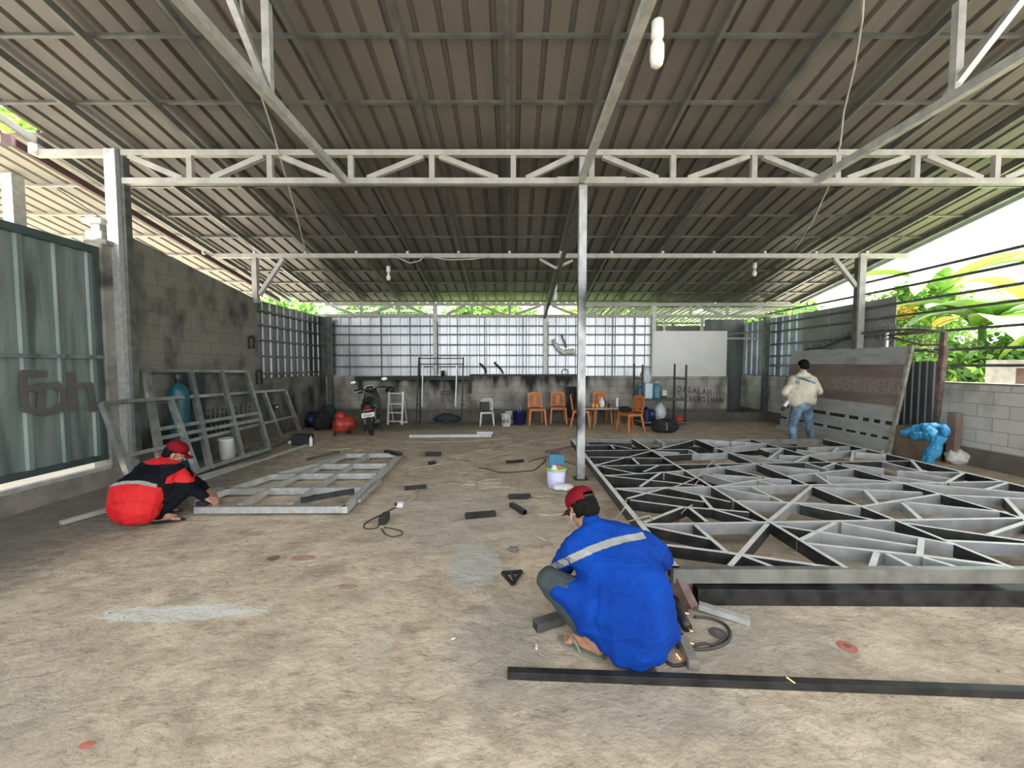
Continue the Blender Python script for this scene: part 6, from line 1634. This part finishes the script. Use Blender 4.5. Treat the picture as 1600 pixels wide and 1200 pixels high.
# reflective tape: the strip of the jacket between two planes, lifted off the cloth
def tape(ob, parent, test, m, name='reflective_tape', lift=.003):
    me = ob.data; sel = [p for p in me.polygons if test(p.center, p.normal)]
    mb = MB(); idx = {}
    for p in sel:
        f = []
        for vi in p.vertices:
            if vi not in idx: idx[vi] = len(mb.v); mb.v.append(me.vertices[vi].co + me.vertices[vi].normal * lift)
            f.append(idx[vi])
        mb.f.append(tuple(f)); mb.m.append(0)
    o = mb.build(name, m, parent, smooth=True); return o
def line_val(c, a, b):
    # signed distance (in photo pixels) of a place from the line a-b as the jacket's back shows it
    return ((b[0] - a[0]) * (c[1] - a[1]) - (b[1] - a[1]) * (c[0] - a[0])) / math.hypot(b[0] - a[0], b[1] - a[1])
# tape lies along a slanted plane across the shoulder blades
A0 = atz(890, 874, .50); A1 = atz(1004, 838, .55)
e1 = (A1 - A0).normalized(); e2 = V((.12, .62, .78)).normalized(); pn = e1.cross(V((0, 0, 1)).cross(e1)).normalized()
dirn = (V((0, .60, .80)) - e1 * V((0, .60, .80)).dot(e1)).normalized()
def band(c, n):
    h = (c - A0).dot(dirn) - .012 * math.sin(min(1, max(0, (c - A0).dot(e1) / .45)) * math.pi); u = (c - A0).dot(e1)
    return abs(h) < .021 and -.04 < u < .50 and n.dot(V((0, -.75, .65))) > .15
tape(jk, bw_, band, M['reflect'])
# cap, hair
mb = MB(); mb.ball(P(0, -.02, .055), (.094, .108, .082), 22, rot=B)
cp = blob('cap', mb, M['cap_red'], bw_, .006, 4)
kill = lambda ob, test: (lambda bm: (bm.from_mesh(ob.data), bmesh.ops.delete(bm, geom=[f for f in bm.faces if test(f.calc_center_median())], context='FACES'), bm.to_mesh(ob.data), bm.free()))(bmesh.new())
Bi = B.transposed()
kill(cp, lambda c: (Bi @ (c - hc)).z < .030 or ((Bi @ (c - hc)).y < -.085 and (Bi @ (c - hc)).z < .066 and abs((Bi @ (c - hc)).x) < .042))
so = cp.modifiers.new('thickness', 'SOLIDIFY'); so.thickness = .004
def brim(P, s=1.0):
    mb = MB(); vs = []
    for j in range(5):
        for i in range(13):
            a = math.pi * (i / 12); w = .078; x = -w * math.cos(a); y = .066 + (.0 + .075 * (j / 4)) * math.sin(a) ** .6 + .0
            vs.append(P(x * (1 - .0 * j), y + .02 * math.sin(a), .040 - .012 * j / 4 - .014 * (x / w) ** 2))
    mb.add(vs, [(j * 13 + i, j * 13 + i + 1, (j + 1) * 13 + i + 1, (j + 1) * 13 + i) for j in range(4) for i in range(12)])
    return mb
o = brim(P).build('cap_brim', M['cap_red'], bw_, smooth=True); o.modifiers.new('t', 'SOLIDIFY').thickness = .004
MB().tube([P(-.043, -.104, .045), P(0, -.116, .043), P(.043, -.104, .045)], .007, 8).build('cap_strap', M['blackp'], bw_)
MB().ball(P(0, -.02, .138), .008, 10).build('cap_button', M['cap_red'], bw_, smooth=True)
mb = MB(); mb.ball(P(0, -.038, .012), (.088, .085, .078), 20, rot=B); mb.ball(P(0, -.075, -.03), (.072, .040, .055), 16, rot=B)
for q in (-1, 1): mb.ball(P(q * .066, -.03, -.012), (.022, .045, .045), 12, rot=B)
hr = blob('hair', mb, M['hair'], bw_, .005, 2); wrinkle(hr, lambda c, n: .006 * noise.noise(c * 60))
MB().tube([P(-.082, -.005, -.006), P(-.075, .045, -.035), P(-.05, .078, -.052)], .0025, 6).build('mask_loop', M['white_plastic'], bw_)
MB().tube([P(-.086, .0, .012), P(-.078, .06, .008), P(-.05, .092, .004), P(0, .108, .004), P(.05, .092, .004), P(.078, .06, .008)], .005, 6).build('goggles', M['blackp'], bw_)

# ---- crouching man in red ---------------------------------------------------
root = V((-3.72, 3.98, 0))
rw = thing('person', root, 'crouching person in a red and black jacket and red cap at the left floor frame', 'person')
mb = MB()
pel, nk = V((-3.72, 3.87, .24)), V((-3.70, 4.10, .58))
hc = V((-3.615, 4.16, .655)); hf = V((.72, .42, -.55)).normalized(); hu = V((.45, .25, .85))
P, B = head(mb, hc, hf, hu)
mb.cap(nk, .058, hc + V((-.02, -.01, -.05)), .052, 12)
mb.ball(pel, (.15, .13, .12), 16); mb.cap(pel, .11, (-3.72, 3.99, .37), .11, 14); mb.cap((-3.72, 3.99, .37), .11, nk + V((0, 0, -.10)), .085, 14)
shL, shR = V((-3.90, 4.08, .51)), V((-3.50, 4.02, .52)); mb.cap(shL, .056, shR, .056, 12)
eL, wL = V((-3.66, 4.34, .36)), V((-3.40, 4.30, .20)); eR, wR = V((-3.40, 4.06, .32)), V((-3.29, 4.12, .19))
mb.cap(shL, .05, eL, .04, 12); mb.cap(eL, .038, wL, .027, 12); mb.cap(shR, .05, eR, .04, 12); mb.cap(eR, .038, wR, .027, 12)
hand(mb, wL, (.9, -.1, -.4), (0, -.3, -.9), -1, .7); hand(mb, wR, (.9, .1, -.4), (0, .2, -.9), 1, .7)
hL, kL, aL, tL = V((-3.79, 3.90, .24)), V((-3.62, 4.27, .38)), V((-3.80, 4.10, .085)), V((-3.65, 4.22, .03))
hR, kR, aR, tR = V((-3.63, 3.86, .23)), V((-3.43, 4.10, .33)), V((-3.58, 3.90, .085)), V((-3.42, 3.96, .03))
for h, k, a in ((hL, kL, aL), (hR, kR, aR)): mb.cap(h, .088, k, .058, 12); mb.cap(k, .056, a, .036, 12)
fL = foot(mb, aL, tL, .018); fR = foot(mb, aR, tR, .018)
blob('body', mb, M['skin'], rw, .0045, 4); eyes(P, rw)
mb = MB()
for h, k, a in ((hL, kL, aL), (hR, kR, aR)): mb.cap(h, .105, k, .080, 14); mb.cap(k, .078, a, .055, 14)
tr_ = blob('trousers', mb, M['black_jacket'], rw, .008, 5); wrinkle(tr_, lambda c, n: .006 * noise.noise(c * 18))
for ff in (fL, fR):
    heel, ball, d, sd = ff; mb = MB(); pts = []
    for i in range(20):
        a = 2 * math.pi * i / 20; c = heel.lerp(ball, .72); pts.append(V((c.x, c.y, .001)) + d * math.cos(a) * .142 + sd * math.sin(a) * .05)
    mb.slab(pts, (0, 0, .016)); mb.build('sandal', M['blackp'], rw)
mb = MB()
hull(mb, [(shL, .074), (shR, .078), ((-3.70, 4.06, .55), .09), ((-3.80, 3.86, .30), .18), ((-3.68, 3.87, .30), .18)])
hull(mb, [((-3.82, 3.86, .34), .165), ((-3.66, 3.88, .33), .17), ((-3.86, 3.80, .19), .12), ((-3.62, 3.80, .17), .12), ((-3.72, 3.74, .12), .08), ((-3.60, 3.78, .10), .06)])
mb.cap((-3.70, 4.09, .57), .072, (-3.69, 4.11, .60), .062, 12)
mb.cap(shL, .075, eL, .06, 12); mb.cap(eL, .06, wL.lerp(eL, .1), .045, 12)
hull(mb, [(shR, .078), (eR, .064), ((-3.58, 3.98, .46), .08)]); mb.cap(eR, .064, wR.lerp(eR, .1), .048, 12)
jk = blob('jacket', mb, [M['red_cloth'], M['black_jacket']], rw, .0068, 8)
wrinkle(jk, lambda c, n: .014 * noise.noise(c * 8) + .005 * noise.noise(c * 19) + .010 * (1 - abs(noise.noise(c * 8 + V((3, 1, 2))))) ** 6 - .006 + (.006 * (math.sin(c.x * 14 - c.z * 18 + 2 * noise.noise(c * 5)) * .5 + .5) ** 3 if c.z < .42 else 0))
def ry(c):   # height of the yoke seam, dropping towards the right flank
    return .455 - .10 * max(0, (c.x + 3.66) / .2) ** 1.5 - .02 * max(0, (-3.80 - c.x) / .1)
for p in jk.data.polygons:
    c = p.center
    near_arm = (c - shR).dot(eR - shR) / (eR - shR).length_squared > .12 and c.x > -3.49
    collar = c.z > .585 and c.y < 4.16
    if c.z > ry(c) + .0 and not near_arm and not collar: p.material_index = 1
    if near_arm and c.z < .40 - .25 * (c.x + 3.45): p.material_index = 1
    if c.x > -3.56 and c.z < .42 and c.y > 3.93 and not near_arm: p.material_index = 1
tape(jk, rw, lambda c, n: abs(c.z - ry(c)) < .013 and n.y < .35 and c.x < -3.53, M['reflect'])
mb = MB(); mb.ball(P(0, -.015, .055), (.092, .106, .080), 20, rot=B)
cp = blob('cap', mb, M['cap_red'], rw, .006, 4); Bi = B.transposed(); hc_ = hc.copy()
kill(cp, lambda c: (Bi @ (c - hc_)).z < .030)
cp.modifiers.new('t', 'SOLIDIFY').thickness = .004
o = brim(P).build('cap_brim', M['cap_red'], rw, smooth=True); o.modifiers.new('t', 'SOLIDIFY').thickness = .004
mb = MB(); mb.ball(P(0, -.03, .010), (.086, .088, .076), 18, rot=B); mb.ball(P(0, -.065, -.035), (.070, .045, .05), 14, rot=B)
blob('hair', mb, M['hair'], rw, .006, 2)
p = atz(318, 789, .12); tag(MB().beam(V((p.x - .10, p.y + .05, .115)), V((p.x + .02, p.y + .03, .13)), .05, .05).build('hand_tool', M['blackp']), 'small black tool in the hands of the red-jacketed person', 'tool')

# ---- standing man in the cream hooded top ------------------------------------
Y0 = 7.75; root = V((5.72, Y0, 0))
sm = thing('person', root, 'standing person seen from behind in a cream hooded top and faded jeans holding a tube', 'person')
def S(px, py, dy=0): return aty(px, py, Y0 + dy)
mb = MB(); hc = S(1255, 571.5, .02); hf = V((.12, 1, -.18)).normalized(); P, B = head(mb, hc, hf, (0, .1, 1))
nk = S(1254, 586, -.02); pel = S(1253, 634)
mb.cap(nk, .06, hc + V((0, 0, -.05)), .055, 12); mb.ball(pel, (.16, .12, .12), 16); mb.cap(pel, .11, S(1253, 612), .10, 14); mb.cap(S(1253, 612), .10, nk + V((0, .02, -.14)), .09, 14)
shL, shR = S(1239, 593.5), S(1271, 594.5); mb.cap(shL, .055, shR, .055, 12)
eL, wL = S(1226, 614, -.10), S(1235, 622, .10); eR, wR = S(1281, 612, -.02), S(1276, 616, .24)
for a, b, c in ((shL, eL, wL), (shR, eR, wR)): mb.cap(a, .05, b, .04, 12); mb.cap(b, .038, c, .027, 12)
hand(mb, wL, (-.2, .7, -.5), (.8, .1, -.3), 1, .9); hand(mb, wR, (-.3, .9, .1), (-.6, 0, -.5), -1, .7)
hL, kL, aL = pel + V((-.09, 0, -.03)), S(1238, 665, .08), S(1239, 692, -.02); hR, kR, aR = pel + V((.09, 0, -.03)), S(1264, 662, .1), S(1267, 687, .18)
aL.z = .09; aR.z = .09
for h, k, a in ((hL, kL, aL), (hR, kR, aR)): mb.cap(h, .085, k, .055, 12); mb.cap(k, .054, a, .036, 12)
fL = foot(mb, aL, aL + V((-.03, .2, 0)), .012, toes=False); fR = foot(mb, aR, aR + V((.05, .2, 0)), .012, toes=False)
blob('body', mb, M['skin'], sm, .0055, 4); eyes(P, sm)
mb = MB()
for h, k, a in ((hL, kL, aL), (hR, kR, aR)): mb.cap(h, .105, k, .078, 14); mb.cap(k, .076, a + V((0, 0, .03)), .060, 14)
mb.ball(pel, (.175, .14, .13), 16)
tr_ = blob('jeans', mb, M['jeans'], sm, .009, 5); wrinkle(tr_, lambda c, n: .007 * noise.noise(c * 14))
for ff in (fL, fR):
    heel, ball, d, sd = ff; mb = MB(); mb.cap(heel, .042, ball + d * .05, .036, 12); blob('shoe', mb, M['blackp'], sm, .008, 3)
mb = MB()
hull(mb, [(shL, .080), (shR, .080), (S(1254, 590), .10), (S(1242, 612), .13), (S(1264, 612), .13), (S(1242, 627), .115), (S(1264, 627), .115)])
for a, b, c in ((shL, eL, wL), (shR, eR, wR)): mb.cap(a, .075, b, .063, 14); mb.cap(b, .062, c.lerp(b, .12), .046, 14)
mb.cap(S(1249, 588, -.09), .06, S(1262, 587, -.07), .06, 12); mb.cap(S(1254, 584, -.02), .085, S(1254, 587, -.1), .07, 14)
jk = blob('hooded_top', mb, M['cream_cloth'], sm, .0085, 6)
wrinkle(jk, lambda c, n: .012 * noise.noise(c * 6) + .006 * (math.sin(c.x * 18 + c.z * 11 + 3 * noise.noise(c * 4)) * .5 + .5) ** 3)
a_ = S(1235, 612, -.2)
tape(jk, sm, lambda c, n: n.y < -.25 and ((abs(c.z - 1.30 + .35 * (c.x - 5.8)) < .018 and 5.6 < c.x < 5.95) or ((c.x - 5.60) ** 2 + (c.z - 1.27) ** 2 < .0022)), M['jeans'], 'back_print')
mb = MB(); mb.ball(P(0, -.02, .035), (.092, .102, .088), 18, rot=B); mb.ball(P(0, -.045, -.02), (.085, .065, .065), 16, rot=B)
hr = blob('hair', mb, M['hair'], sm, .007, 2); wrinkle(hr, lambda c, n: .012 * noise.noise(c * 35))
a, b = S(1234, 623, .06), S(1222.5, 640, -.06); 
t = thing('held_tube', a, 'short white tube with a black end held in the left hand of the standing person', 'tube')
MB().tube([a, a.lerp(b, .78)], .032, 12).build('tube_body', M['white_plastic'], t, smooth=True); MB().tube([a.lerp(b, .78), b], .034, 12).build('tube_end', M['blackp'], t, smooth=True)
bpy.context.view_layer.update()
